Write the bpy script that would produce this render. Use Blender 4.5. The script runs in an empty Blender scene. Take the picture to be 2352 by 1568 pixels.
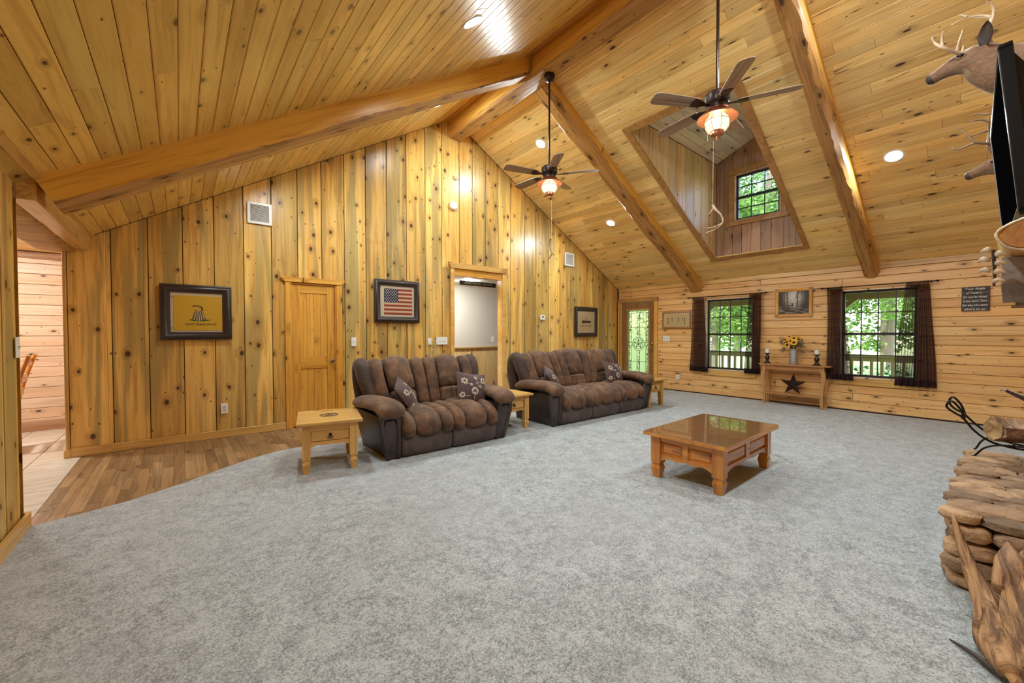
import bpy, math, random
from mathutils import Vector, Matrix
random.seed(7)
SC = bpy.context.scene
COL = SC.collection
R = math.radians
PI = math.pi

# ---------------------------------------------------------------- camera
cam_d = bpy.data.cameras.new('camera')
cam = bpy.data.objects.new('camera', cam_d)
COL.objects.link(cam)
YAW, PITCH, ROLL = 39.392, -1.123, -0.072
cam_d.sensor_width = 36.0
cam_d.lens = 931.05 / 2352 * 36.0
cam_d.clip_start = 0.02
cam_d.clip_end = 300
cam.matrix_world = (Matrix.Translation((0, 0, 1.32)) @ Matrix.Rotation(R(-YAW), 4, 'Z')
                    @ Matrix.Rotation(R(90 + PITCH), 4, 'X') @ Matrix.Rotation(R(ROLL), 4, 'Z'))
SC.camera = cam

# ---------------------------------------------------------------- sky, sun, exposure
SC.view_settings.view_transform = 'Standard'
SC.view_settings.look = 'None'
SC.view_settings.gamma = 1.0
SC.view_settings.use_curve_mapping = False
SC.view_settings.exposure = 0.0
SKY_STRENGTH = 1.2
SUN_STRENGTH = 9.0
CAN_STRENGTH = 930.0
FAN_STRENGTH = 420.0
world = bpy.data.worlds.new('world')
SC.world = world
world.use_nodes = True
wn = world.node_tree
for n in list(wn.nodes):
    wn.nodes.remove(n)
sky = wn.nodes.new('ShaderNodeTexSky')
sky.sky_type = 'NISHITA'
sky.sun_disc = False
sky.sun_elevation = R(48)
sky.sun_rotation = R(250)
bg = wn.nodes.new('ShaderNodeBackground')
bg.inputs['Strength'].default_value = SKY_STRENGTH
wo = wn.nodes.new('ShaderNodeOutputWorld')
wn.links.new(sky.outputs[0], bg.inputs[0])
wn.links.new(bg.outputs[0], wo.inputs[0])
sun_d = bpy.data.lights.new('sun', 'SUN')
sun_d.energy = SUN_STRENGTH
sun_d.angle = R(1.5)
sun_d.color = (1, .95, .85)
sun = bpy.data.objects.new('sun', sun_d)
COL.objects.link(sun)
sun.rotation_euler = Vector((-.45, .35, .80)).to_track_quat('Z', 'Y').to_euler()
SC.cycles.max_bounces = 8
SC.cycles.diffuse_bounces = 5
SC.cycles.adaptive_threshold = 0.02
SC.cycles.glossy_bounces = 4
SC.cycles.transparent_max_bounces = 16
SC.cycles.sample_clamp_indirect = 6.0
SC.cycles.caustics_reflective = False
SC.cycles.caustics_refractive = False

# ---------------------------------------------------------------- materials
def new_mat(name):
    m = bpy.data.materials.new(name)
    m.use_nodes = True
    nt = m.node_tree
    for n in list(nt.nodes):
        nt.nodes.remove(n)
    out = nt.nodes.new('ShaderNodeOutputMaterial')
    return m, nt, out

class NT:
    """small helper to wire nodes"""
    def __init__(s, nt):
        s.t = nt
    def n(s, typ, **kw):
        nd = s.t.nodes.new(typ)
        for k, v in kw.items():
            setattr(nd, k, v)
        return nd
    def put(s, sock, v):
        if v is None:
            return
        if hasattr(v, 'is_linked') or hasattr(v, 'links'):
            s.t.links.new(v, sock)
        else:
            if hasattr(sock, 'default_value'):
                if isinstance(v, (tuple, list)) and len(v) == 3 and sock.type == 'RGBA':
                    v = (*v, 1)
                sock.default_value = v
    def math(s, op, a, b=None, c=None, clamp=False):
        nd = s.n('ShaderNodeMath', operation=op, use_clamp=clamp)
        s.put(nd.inputs[0], a); s.put(nd.inputs[1], b)
        if c is not None: s.put(nd.inputs[2], c)
        return nd.outputs[0]
    def vmath(s, op, a, b=None, scale=None):
        nd = s.n('ShaderNodeVectorMath', operation=op)
        s.put(nd.inputs[0], a); s.put(nd.inputs[1], b)
        if scale is not None: s.put(nd.inputs['Scale'], scale)
        return nd.outputs['Value'] if op in ('LENGTH', 'DOT_PRODUCT') else nd.outputs[0]
    def mix(s, f, a, b, blend='MIX'):
        nd = s.n('ShaderNodeMix', data_type='RGBA', blend_type=blend)
        s.put(nd.inputs[0], f); s.put(nd.inputs[6], a); s.put(nd.inputs[7], b)
        return nd.outputs[2]
    def ramp(s, f, lo, hi, a=0., b=1.):
        nd = s.n('ShaderNodeMapRange', interpolation_type='SMOOTHSTEP')
        s.put(nd.inputs[0], f)
        for i, v in enumerate((lo, hi, a, b)):
            s.put(nd.inputs[1 + i], v)
        return nd.outputs[0]
    def noise(s, v, scale=1., detail=3., rough=.55, dist=0.):
        nd = s.n('ShaderNodeTexNoise')
        s.put(nd.inputs['Vector'], v)
        nd.inputs['Scale'].default_value = scale
        nd.inputs['Detail'].default_value = detail
        nd.inputs['Roughness'].default_value = rough
        nd.inputs['Distortion'].default_value = dist
        return nd.outputs[0]
    def coord(s, which='Object'):
        return s.n('ShaderNodeTexCoord').outputs[which]
    def rnd(s):
        return s.n('ShaderNodeObjectInfo').outputs['Random']
    def bsdf(s, out, color, rough=.5, bump=None, bump_s=.2, bump_d=.01, **kw):
        p = s.n('ShaderNodeBsdfPrincipled')
        s.put(p.inputs['Base Color'], color)
        s.put(p.inputs['Roughness'], rough)
        for k, v in kw.items():
            s.put(p.inputs[k.replace('_', ' ')], v)
        if bump is not None:
            b = s.n('ShaderNodeBump')
            b.inputs['Strength'].default_value = bump_s
            b.inputs['Distance'].default_value = bump_d
            s.put(b.inputs['Height'], bump)
            s.t.links.new(b.outputs[0], p.inputs['Normal'])
        s.t.links.new(p.outputs[0], out.inputs[0])
        return p

def flat(name, color, rough=.5, **kw):
    m, nt, out = new_mat(name)
    NT(nt).bsdf(out, color, rough, **kw)
    return m

def emit(name, color, strength):
    m, nt, out = new_mat(name)
    e = nt.nodes.new('ShaderNodeEmission')
    e.inputs[0].default_value = (*color, 1)
    e.inputs[1].default_value = strength
    nt.links.new(e.outputs[0], out.inputs[0])
    return m

def wood(name, light, mid, dark, axis='X', knot=.35, kscale=(1.7, 3.6), kcol=(.055, .017, .008), krad=.10,
         streak=0., streak_col=(.13, .05, .018), stain=0., stain_col=(.2, .16, .07), rough=.32, grain=1., var=.16, coat=.0, bump=.12):
    m, nt, out = new_mat(name)
    k = NT(nt)
    co = k.coord('Object')
    r = k.rnd()
    rv = k.n('ShaderNodeCombineXYZ')
    k.put(rv.inputs[0], k.math('MULTIPLY', r, 57.3)); k.put(rv.inputs[1], k.math('MULTIPLY', r, 131.7)); k.put(rv.inputs[2], k.math('MULTIPLY', r, 23.1))
    sep = k.n('ShaderNodeSeparateXYZ'); k.put(sep.inputs[0], co)
    order = {'X': (0, 1, 2), 'Y': (1, 0, 2), 'Z': (2, 0, 1)}[axis]
    cb = k.n('ShaderNodeCombineXYZ')
    for i, j in enumerate(order):
        k.t.links.new(sep.outputs[j], cb.inputs[i])
    p = k.vmath('ADD', cb.outputs[0], rv.outputs[0])
    # knots: one cell per patch of board, kept at random
    kv = k.n('ShaderNodeTexVoronoi', voronoi_dimensions='2D' if axis == 'X' else '3D')
    kv.inputs['Scale'].default_value = 1.0
    kp = k.vmath('MULTIPLY', p, (kscale[0], kscale[1], kscale[1]))
    k.put(kv.inputs['Vector'], kp)
    d = kv.outputs['Distance']
    csep = k.n('ShaderNodeSeparateColor'); k.put(csep.inputs[0], kv.outputs['Color'])
    on = k.math('GREATER_THAN', knot, csep.outputs[0])
    size = k.math('MULTIPLY_ADD', csep.outputs[1], krad * .9, krad * .45)
    dn = k.math('DIVIDE', d, size)
    core = k.math('MULTIPLY', k.ramp(dn, 1.0, .55), on)
    halo = k.math('MULTIPLY', k.ramp(dn, 3.2, .8), on)
    # pin knots: smaller, more scattered
    kv2 = k.n('ShaderNodeTexVoronoi', voronoi_dimensions='2D' if axis == 'X' else '3D')
    kv2.inputs['Scale'].default_value = 2.3
    k.put(kv2.inputs['Vector'], k.vmath('ADD', kp, (3.7, 9.1, 5.3)))
    c2 = k.n('ShaderNodeSeparateColor'); k.put(c2.inputs[0], kv2.outputs['Color'])
    pin = k.math('MULTIPLY', k.ramp(k.math('DIVIDE', kv2.outputs['Distance'], k.math('MULTIPLY_ADD', c2.outputs[1], krad * .9, krad * .45)), 1.0, .5), k.math('GREATER_THAN', knot * .42, c2.outputs[0]))
    # grain, pushed round the knots
    push = k.math('MULTIPLY', halo, .05)
    pc = k.n('ShaderNodeCombineXYZ'); k.put(pc.inputs[1], push); k.put(pc.inputs[2], push)
    p2 = k.vmath('ADD', p, pc.outputs[0])
    g = k.noise(k.vmath('MULTIPLY', p2, (1.1 * grain, 26 * grain, 26 * grain)), 1., 4., .6, .7)
    b = k.noise(k.vmath('MULTIPLY', p2, (.45, 5.5, 5.5)), 1., 2., .5, .5)
    c = k.mix(k.ramp(b, .3, .7), light, mid)
    c = k.mix(k.math('MULTIPLY', k.ramp(g, .44, .70), .75), c, dark)
    if stain > 0:
        sn = k.noise(k.vmath('MULTIPLY', p, (.33, 4.2, 4.2)), 1.3, 2., .5, .8)
        c = k.mix(k.math('MULTIPLY', k.ramp(sn, .47, .62), stain), c, stain_col)
    if streak > 0:
        s1 = k.noise(k.vmath('MULTIPLY', p2, (1.5, 15, 15)), 1., 3., .6, 1.2)
        s2 = k.noise(k.vmath('MULTIPLY', p, (.8, 4, 4)), 1.7, 2., .5)
        sm = k.math('MULTIPLY', k.ramp(s1, .62, .70), k.ramp(s2, .50, .60))
        c = k.mix(k.math('MULTIPLY', sm, streak), c, streak_col)
    c = k.mix(k.math('MULTIPLY', halo, .42), c, tuple(x * .55 for x in dark))
    c = k.mix(k.math('MULTIPLY', pin, .85), c, tuple(x * 1.5 for x in kcol))
    c = k.mix(k.math('MULTIPLY', core, .95), c, kcol)
    r2 = k.math('FRACT', k.math('MULTIPLY', r, 17.37))
    v = k.math('MULTIPLY_ADD', r2, 2 * var, 1 - var)
    r3 = k.math('FRACT', k.math('MULTIPLY', r, 91.7))
    vc = k.n('ShaderNodeCombineColor')
    k.put(vc.inputs[0], v); k.put(vc.inputs[1], k.math('MULTIPLY', v, k.math('MULTIPLY_ADD', r3, .10, .95))); k.put(vc.inputs[2], k.math('MULTIPLY', v, k.math('MULTIPLY_ADD', r3, .24, .88)))
    c = k.mix(1., c, vc.outputs[0], 'MULTIPLY')
    hh = k.math('ADD', g, k.math('MULTIPLY', core, -.6))
    k.bsdf(out, c, k.math('MULTIPLY_ADD', g, .14, rough - .05), bump=hh, bump_s=bump, bump_d=.006, Coat_Weight=coat, Coat_Roughness=.12)
    return m

W = {}
W['wall'] = wood('pine_board_wall', (.80, .51, .14), (.69, .385, .09), (.46, .21, .04), knot=.60, kscale=(2.9, 4.2), krad=.095,
                 stain=.72, stain_col=(.31, .225, .08), rough=.30, var=.25)
W['ceil_left'] = wood('maple_plank_ceiling', (.78, .50, .13), (.68, .40, .088), (.50, .26, .052), knot=.42, kscale=(2.6, 5.), krad=.085,
                      streak=.35, rough=.27, var=.13, bump=.08)
W['ceil_right'] = wood('streaked_plank_ceiling', (.88, .63, .25), (.82, .54, .19), (.62, .37, .105), knot=.40, kscale=(2.0, 5.), krad=.085,
                       streak=.9, rough=.27, var=.18, bump=.08)
W['log_wall'] = wood('pine_log_wall', (.84, .52, .215), (.76, .425, .155), (.58, .28, .09), knot=.62, kscale=(2.6, 6.), krad=.085, rough=.34, var=.10)
W['pale_wall'] = wood('pale_pine_wall', (.80, .60, .42), (.72, .50, .33), (.56, .36, .22), knot=.5, kscale=(2.8, 6.), krad=.08, rough=.4, var=.07)
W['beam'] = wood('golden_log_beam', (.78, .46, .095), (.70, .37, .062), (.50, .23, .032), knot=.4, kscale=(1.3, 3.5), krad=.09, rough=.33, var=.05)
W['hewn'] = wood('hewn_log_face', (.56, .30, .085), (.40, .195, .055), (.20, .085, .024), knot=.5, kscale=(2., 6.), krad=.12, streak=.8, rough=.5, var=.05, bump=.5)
W['trim'] = wood('pine_trim', (.76, .45, .12), (.67, .36, .08), (.5, .24, .05), knot=.3, kscale=(1.4, 5.), krad=.10, rough=.32, var=.08)
W['trim_dark'] = wood('brown_trim', (.50, .26, .075), (.40, .19, .05), (.26, .115, .03), knot=.3, kscale=(1.4, 5.), krad=.10, rough=.35, var=.08)
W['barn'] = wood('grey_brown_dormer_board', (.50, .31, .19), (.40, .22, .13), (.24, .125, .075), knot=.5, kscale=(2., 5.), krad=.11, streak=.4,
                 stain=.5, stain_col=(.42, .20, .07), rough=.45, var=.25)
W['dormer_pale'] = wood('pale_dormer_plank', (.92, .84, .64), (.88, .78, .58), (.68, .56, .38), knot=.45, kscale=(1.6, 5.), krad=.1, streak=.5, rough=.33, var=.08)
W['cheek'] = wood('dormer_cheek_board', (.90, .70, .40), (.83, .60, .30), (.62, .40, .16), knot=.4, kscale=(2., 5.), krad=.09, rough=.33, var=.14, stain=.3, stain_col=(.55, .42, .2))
W['floor'] = wood('brown_floor_plank', (.34, .205, .095), (.24, .135, .058), (.13, .068, .028), knot=.3, kscale=(2.2, 6.), krad=.1, rough=.36, var=.26, bump=.06)
for ax in 'XYZ':
    W['pine' + ax] = wood('rustic_pine_' + ax.lower(), (.72, .43, .13), (.60, .32, .082), (.36, .16, .038), axis=ax, knot=.35, kscale=(2.5, 6.), krad=.10, rough=.30, var=.06, streak=.45)
    W['amber' + ax] = wood('amber_pine_' + ax.lower(), (.68, .29, .05), (.56, .21, .032), (.32, .105, .016), axis=ax, knot=.3, kscale=(2.5, 6.), krad=.12, rough=.24, var=.06, coat=.3, streak=.6, streak_col=(.16, .05, .01))
    W['oak' + ax] = wood('oak_' + ax.lower(), (.50, .245, .085), (.41, .18, .055), (.25, .10, .03), axis=ax, knot=.0, rough=.35, var=.06, grain=1.6)
    W['door' + ax] = wood('orange_pine_door_' + ax.lower(), (.78, .42, .075), (.68, .32, .048), (.46, .18, .026), axis=ax, knot=.7, kscale=(3.2, 6.), krad=.12, rough=.3, var=.08)
    W['weather' + ax] = wood('weathered_blade_' + ax.lower(), (.46, .31, .21), (.33, .21, .135), (.11, .065, .04), axis=ax, knot=.0, rough=.4, var=.08, grain=.8)

def speckle_mat(name, cols, scale, rough=.95, bump=.5):
    m, nt, out = new_mat(name)
    k = NT(nt)
    co = k.coord('Object')
    n1 = k.noise(co, scale, 3., .75, .3)
    n2 = k.noise(co, scale * .23, 2., .6, .6)
    n3 = k.noise(co, .9, 3., .5, .4)
    n4 = k.noise(co, scale * .06, 3., .6, .6)
    f = k.math('ADD', k.math('ADD', k.math('MULTIPLY', n1, .62), k.math('MULTIPLY', n2, .2)), k.math('MULTIPLY', n4, .18))
    c = k.mix(k.ramp(f, .36, .62), cols[0], cols[1])
    c = k.mix(k.math('MULTIPLY', k.ramp(n3, .42, .68), .35), c, cols[2])
    k.bsdf(out, c, rough, bump=n1, bump_s=bump, bump_d=.02, Sheen_Weight=.25)
    return m

M = {}
M['carpet'] = speckle_mat('grey_flecked_carpet', ((.15, .158, .165), (.57, .60, .605), (.37, .375, .385)), 115.)
M['gap'] = flat('dark_gap', (.05, .022, .008), .8)
M['white'] = flat('white_plastic', (.80, .78, .72), .35)
M['cream'] = flat('cream_plaster', (.66, .545, .44), .7)
M['black'] = flat('black_gloss', (.003, .003, .004), .34, Specular_IOR_Level=.25)
M['iron'] = flat('black_iron', (.012, .011, .011), .45, Metallic=.6)
M['bronze'] = flat('oiled_bronze', (.035, .022, .018), .35, Metallic=.7)
M['copper'] = flat('copper_shade', (.55, .22, .12), .30, Metallic=.85)
M['chrome'] = flat('brushed_nickel', (.62, .60, .57), .22, Metallic=1.)
M['brass'] = flat('aged_brass', (.30, .20, .10), .35, Metallic=.9)
M['sash'] = flat('dark_bronze_sash', (.018, .015, .012), .4)
M['silver'] = flat('silver_bezel', (.5, .5, .52), .25, Metallic=.8)
M['string'] = flat('pull_string', (.75, .66, .52), .7)
M['rod'] = flat('bronze_downrod', (.10, .07, .06), .18, Metallic=.9)
M['wax'] = flat('white_wax', (.82, .78, .70), .5, Subsurface_Weight=.2)
M['espresso'] = flat('espresso_turned_wood', (.022, .010, .007), .22)
M['frame_dark'] = flat('dark_carved_frame', (.035, .022, .018), .34)
M['mat_board'] = flat('beige_mat_board', (.60, .50, .36), .8)
M['lens_soft'] = emit('lamp_lens_soft', (1., .97, .92), CAN_STRENGTH * .62)
M['lens'] = emit('lamp_lens', (.84, .965, 1.0), CAN_STRENGTH)
M['bulb'] = emit('warm_bulb', (1.0, .84, .60), FAN_STRENGTH)
M['screen'] = flat('matte_black_screen', (.002, .002, .0025), .6, Specular_IOR_Level=0.)

def galvanized():
    m, nt, out = new_mat('galvanized_metal'); k = NT(nt)
    n = k.noise(k.coord(), 30., 2.)
    k.bsdf(out, k.mix(n, (.42, .44, .46), (.66, .67, .68)), .38, Metallic=.75)
    return m
M['galv'] = galvanized()
def suede(name, lo, hi, warm, rough=.75, leather=False):
    m, nt, out = new_mat(name); k = NT(nt)
    co = k.coord()
    n1 = k.noise(co, 5., 3., .6, .8); n2 = k.noise(co, 90., 2.); n3 = k.noise(co, 7., 3., .5, .5)
    lw = k.n('ShaderNodeLayerWeight'); lw.inputs[0].default_value = .35
    c = k.mix(k.ramp(n1, .35, .68), lo, hi)
    c = k.mix(k.math('MULTIPLY', k.ramp(n3, .46, .74), .42), c, warm)
    h = k.math('ADD', k.math('MULTIPLY', n3, .9), k.math('MULTIPLY', n2, .12))
    k.bsdf(out, c, rough, bump=h, bump_s=.35, bump_d=.012, Sheen_Weight=0. if leather else .15, Sheen_Roughness=.4)
    return m
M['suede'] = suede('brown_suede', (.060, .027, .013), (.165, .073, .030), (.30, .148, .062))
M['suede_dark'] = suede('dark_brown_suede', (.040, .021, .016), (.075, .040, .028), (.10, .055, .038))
M['foot'] = suede('grey_brown_suede_panel', (.060, .040, .036), (.095, .066, .060), (.125, .085, .07))
M['leather'] = suede('dark_brown_leather', (.030, .019, .017), (.055, .036, .032), (.075, .048, .042), .33, True)
M['pillow'] = suede('plum_brown_cushion', (.060, .028, .028), (.095, .046, .044), (.12, .06, .055))
M['thread'] = flat('cream_embroidery', (.66, .55, .42), .7)

def stone_mat():
    m, nt, out = new_mat('sandstone_ledge'); k = NT(nt)
    co = k.vmath('ADD', k.coord(), k.vmath('SCALE', (7.1, 3.3, 5.7), None, k.rnd()))
    n1 = k.noise(k.vmath('MULTIPLY', co, (3., 4., 14.)), 1., 5., .65, .8)
    n2 = k.noise(co, 26., 4., .7)
    c = k.mix(k.ramp(n1, .3, .7), (.16, .08, .037), (.46, .285, .15))
    c = k.mix(k.math('MULTIPLY', k.ramp(n2, .5, .75), .6), c, (.50, .33, .18))
    r2 = k.math('FRACT', k.math('MULTIPLY', k.rnd(), 13.7))
    c = k.mix(k.math('MULTIPLY', k.rnd(), .45), c, (.26, .17, .11))
    sc = k.n('ShaderNodeVectorMath', operation='SCALE'); k.put(sc.inputs[0], c); k.put(sc.inputs['Scale'], k.math('MULTIPLY_ADD', r2, .8, .62))
    c = sc.outputs[0]
    k.bsdf(out, c, .75, bump=k.math('ADD', n1, n2), bump_s=.7, bump_d=.02)
    return m
M['stone'] = stone_mat()
def tile_mat():
    m, nt, out = new_mat('beige_stone_tile'); k = NT(nt)
    co = k.vmath('ADD', k.coord(), k.vmath('SCALE', (9., 5., 2.), None, k.rnd()))
    n1 = k.noise(k.vmath('MULTIPLY', co, (1.6, 5., 1.)), 2., 5., .6, 1.)
    k.bsdf(out, k.mix(k.ramp(n1, .3, .7), (.52, .45, .36), (.70, .64, .54)), .35)
    return m
M['tile'] = tile_mat()
def drift_mat():
    m, nt, out = new_mat('weathered_driftwood'); k = NT(nt)
    co = k.coord()
    al = k.vmath('DOT_PRODUCT', co, (.86, .20, .47))
    dv = k.vmath('SCALE', (.86, .20, .47), None, al)
    g = k.noise(k.vmath('ADD', k.vmath('SCALE', k.vmath('SUBTRACT', co, dv), None, 24.), k.vmath('SCALE', dv, None, 2.5)), 1., 5., .65, .8)
    n = k.noise(co, 3., 3.)
    c = k.mix(k.ramp(g, .35, .65), (.12, .05, .017), (.50, .26, .105))
    c = k.mix(k.math('MULTIPLY', k.ramp(n, .5, .65), .4), c, (.36, .26, .22))
    k.bsdf(out, c, .6, bump=g, bump_s=.8, bump_d=.03)
    return m
M['drift'] = drift_mat()
def horn_mat(name, a, b):
    m, nt, out = new_mat(name); k = NT(nt)
    n = k.noise(k.vmath('MULTIPLY', k.coord(), (9, 9, 9)), 1., 3.)
    k.bsdf(out, k.mix(k.ramp(n, .35, .65), a, b), .42)
    return m
M['horn'] = horn_mat('pale_antler', (.36, .22, .12), (.66, .50, .34))
M['horn_dark'] = horn_mat('dark_antler', (.10, .055, .03), (.28, .17, .10))
M['bone'] = horn_mat('bleached_bone', (.42, .28, .17), (.72, .60, .46))
def hide_mat():
    m, nt, out = new_mat('deer_hide'); k = NT(nt)
    co = k.coord()
    sep = k.n('ShaderNodeSeparateXYZ'); k.put(sep.inputs[0], co)
    n1 = k.noise(k.vmath('MULTIPLY', co, (90, 26, 60)), 1., 3., .6, .2)
    n2 = k.noise(co, 7., 2.)
    c = k.mix(k.ramp(n1, .3, .7), (.135, .064, .028), (.235, .122, .058))
    c = k.mix(k.math('MULTIPLY', k.ramp(n2, .45, .65), .5), c, (.22, .125, .066))
    k.bsdf(out, c, .8, bump=n1, bump_s=.4, bump_d=.01, Sheen_Weight=.2)
    return m
M['hide'] = hide_mat()
M['hide_pale'] = flat('pale_throat_fur', (.24, .155, .098), .85)
M['hide_dark'] = flat('dark_muzzle', (.045, .025, .018), .5)

def glass_mat(name, tint=(1, 1, 1), refl=.10, alpha=.93):
    m, nt, out = new_mat(name); k = NT(nt)
    t = k.n('ShaderNodeBsdfTransparent'); k.put(t.inputs[0], (*tint, 1))
    g = k.n('ShaderNodeBsdfGlossy'); g.inputs['Roughness'].default_value = .02
    lw = k.n('ShaderNodeLayerWeight'); lw.inputs[0].default_value = .5
    fr = k.math('MULTIPLY_ADD', k.math('POWER', lw.outputs['Facing'], 4.), .8, .03)
    mx = k.n('ShaderNodeMixShader')
    nt.links.new(fr, mx.inputs[0]); nt.links.new(t.outputs[0], mx.inputs[1]); nt.links.new(g.outputs[0], mx.inputs[2])
    nt.links.new(mx.outputs[0], out.inputs[0])
    return m
M['glass'] = glass_mat('clear_glass')
def frosted(name, tint, em, body, ecol=(1., .80, .52), dcol=None):
    m, nt, out = new_mat(name); k = NT(nt)
    t = k.n('ShaderNodeBsdfTransparent'); k.put(t.inputs[0], (*tint, 1))
    if em > 0:
        e = k.n('ShaderNodeEmission'); k.put(e.inputs[0], (*ecol, 1)); e.inputs[1].default_value = em
    else:
        e = k.n('ShaderNodeBsdfTranslucent'); k.put(e.inputs[0], (*dcol, 1))
    mx = k.n('ShaderNodeMixShader'); mx.inputs[0].default_value = body
    nt.links.new(t.outputs[0], mx.inputs[1]); nt.links.new(e.outputs[0], mx.inputs[2]); nt.links.new(mx.outputs[0], out.inputs[0])
    return m
M['globe'] = frosted('lit_jar_glass', (1., .93, .80), 2.2, .55)
M['art_glass'] = frosted('green_art_glass', (.80, .84, .70), 0., .62, dcol=(.74, .80, .58))
M['dark_glass'] = flat('bronze_table_glass', (.20, .095, .04), .025, IOR=2.2, Specular_IOR_Level=.8)
def sheer():
    m, nt, out = new_mat('sheer_plum_curtain'); k = NT(nt)
    t = k.n('ShaderNodeBsdfTransparent'); k.put(t.inputs[0], (.86, .78, .72, 1))
    d = k.n('ShaderNodeBsdfDiffuse'); k.put(d.inputs[0], (.060, .036, .042, 1))
    tr = k.n('ShaderNodeBsdfTranslucent'); k.put(tr.inputs[0], (.14, .09, .09, 1))
    a = k.n('ShaderNodeMixShader'); a.inputs[0].default_value = .4
    nt.links.new(d.outputs[0], a.inputs[1]); nt.links.new(tr.outputs[0], a.inputs[2])
    w = k.noise(k.vmath('MULTIPLY', k.coord(), (0., 900., 900.)), 1., 0.)
    lw = k.n('ShaderNodeLayerWeight'); lw.inputs[0].default_value = .5
    f = k.math('MULTIPLY_ADD', lw.outputs['Facing'], .40, .60, clamp=True)
    b = k.n('ShaderNodeMixShader'); k.put(b.inputs[0], f)
    nt.links.new(t.outputs[0], b.inputs[1]); nt.links.new(a.outputs[0], b.inputs[2])
    nt.links.new(b.outputs[0], out.inputs[0])
    return m
M['sheer'] = sheer()
def leafmat(name, a, b):
    m, nt, out = new_mat(name); k = NT(nt)
    n = k.noise(k.coord(), 1.6, 3., .6)
    c = k.mix(k.ramp(n, .35, .65), a, b)
    d = k.n('ShaderNodeBsdfDiffuse'); k.put(d.inputs[0], c)
    t = k.n('ShaderNodeBsdfTranslucent'); k.put(t.inputs[0], c)
    mx = k.n('ShaderNodeMixShader'); mx.inputs[0].default_value = .45
    nt.links.new(d.outputs[0], mx.inputs[1]); nt.links.new(t.outputs[0], mx.inputs[2]); nt.links.new(mx.outputs[0], out.inputs[0])
    return m
M['leaf'] = leafmat('bright_leaf', (.075, .17, .03), (.24, .38, .10))
M['leaf_dark'] = leafmat('deep_leaf', (.04, .11, .02), (.13, .25, .055))
M['grass'] = flat('lawn_grass', (.50, .58, .24), .9)
M['bark'] = flat('grey_bark', (.22, .17, .13), .9)
M['porch'] = flat('treated_porch_timber', (.36, .33, .11), .7)
M['shingle'] = flat('roof_shingle', (.10, .09, .08), .9)
M['candle_glass'] = frosted('hurricane_glass', (1, 1, 1), 0., .10, dcol=(.9, .9, .88))
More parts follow.
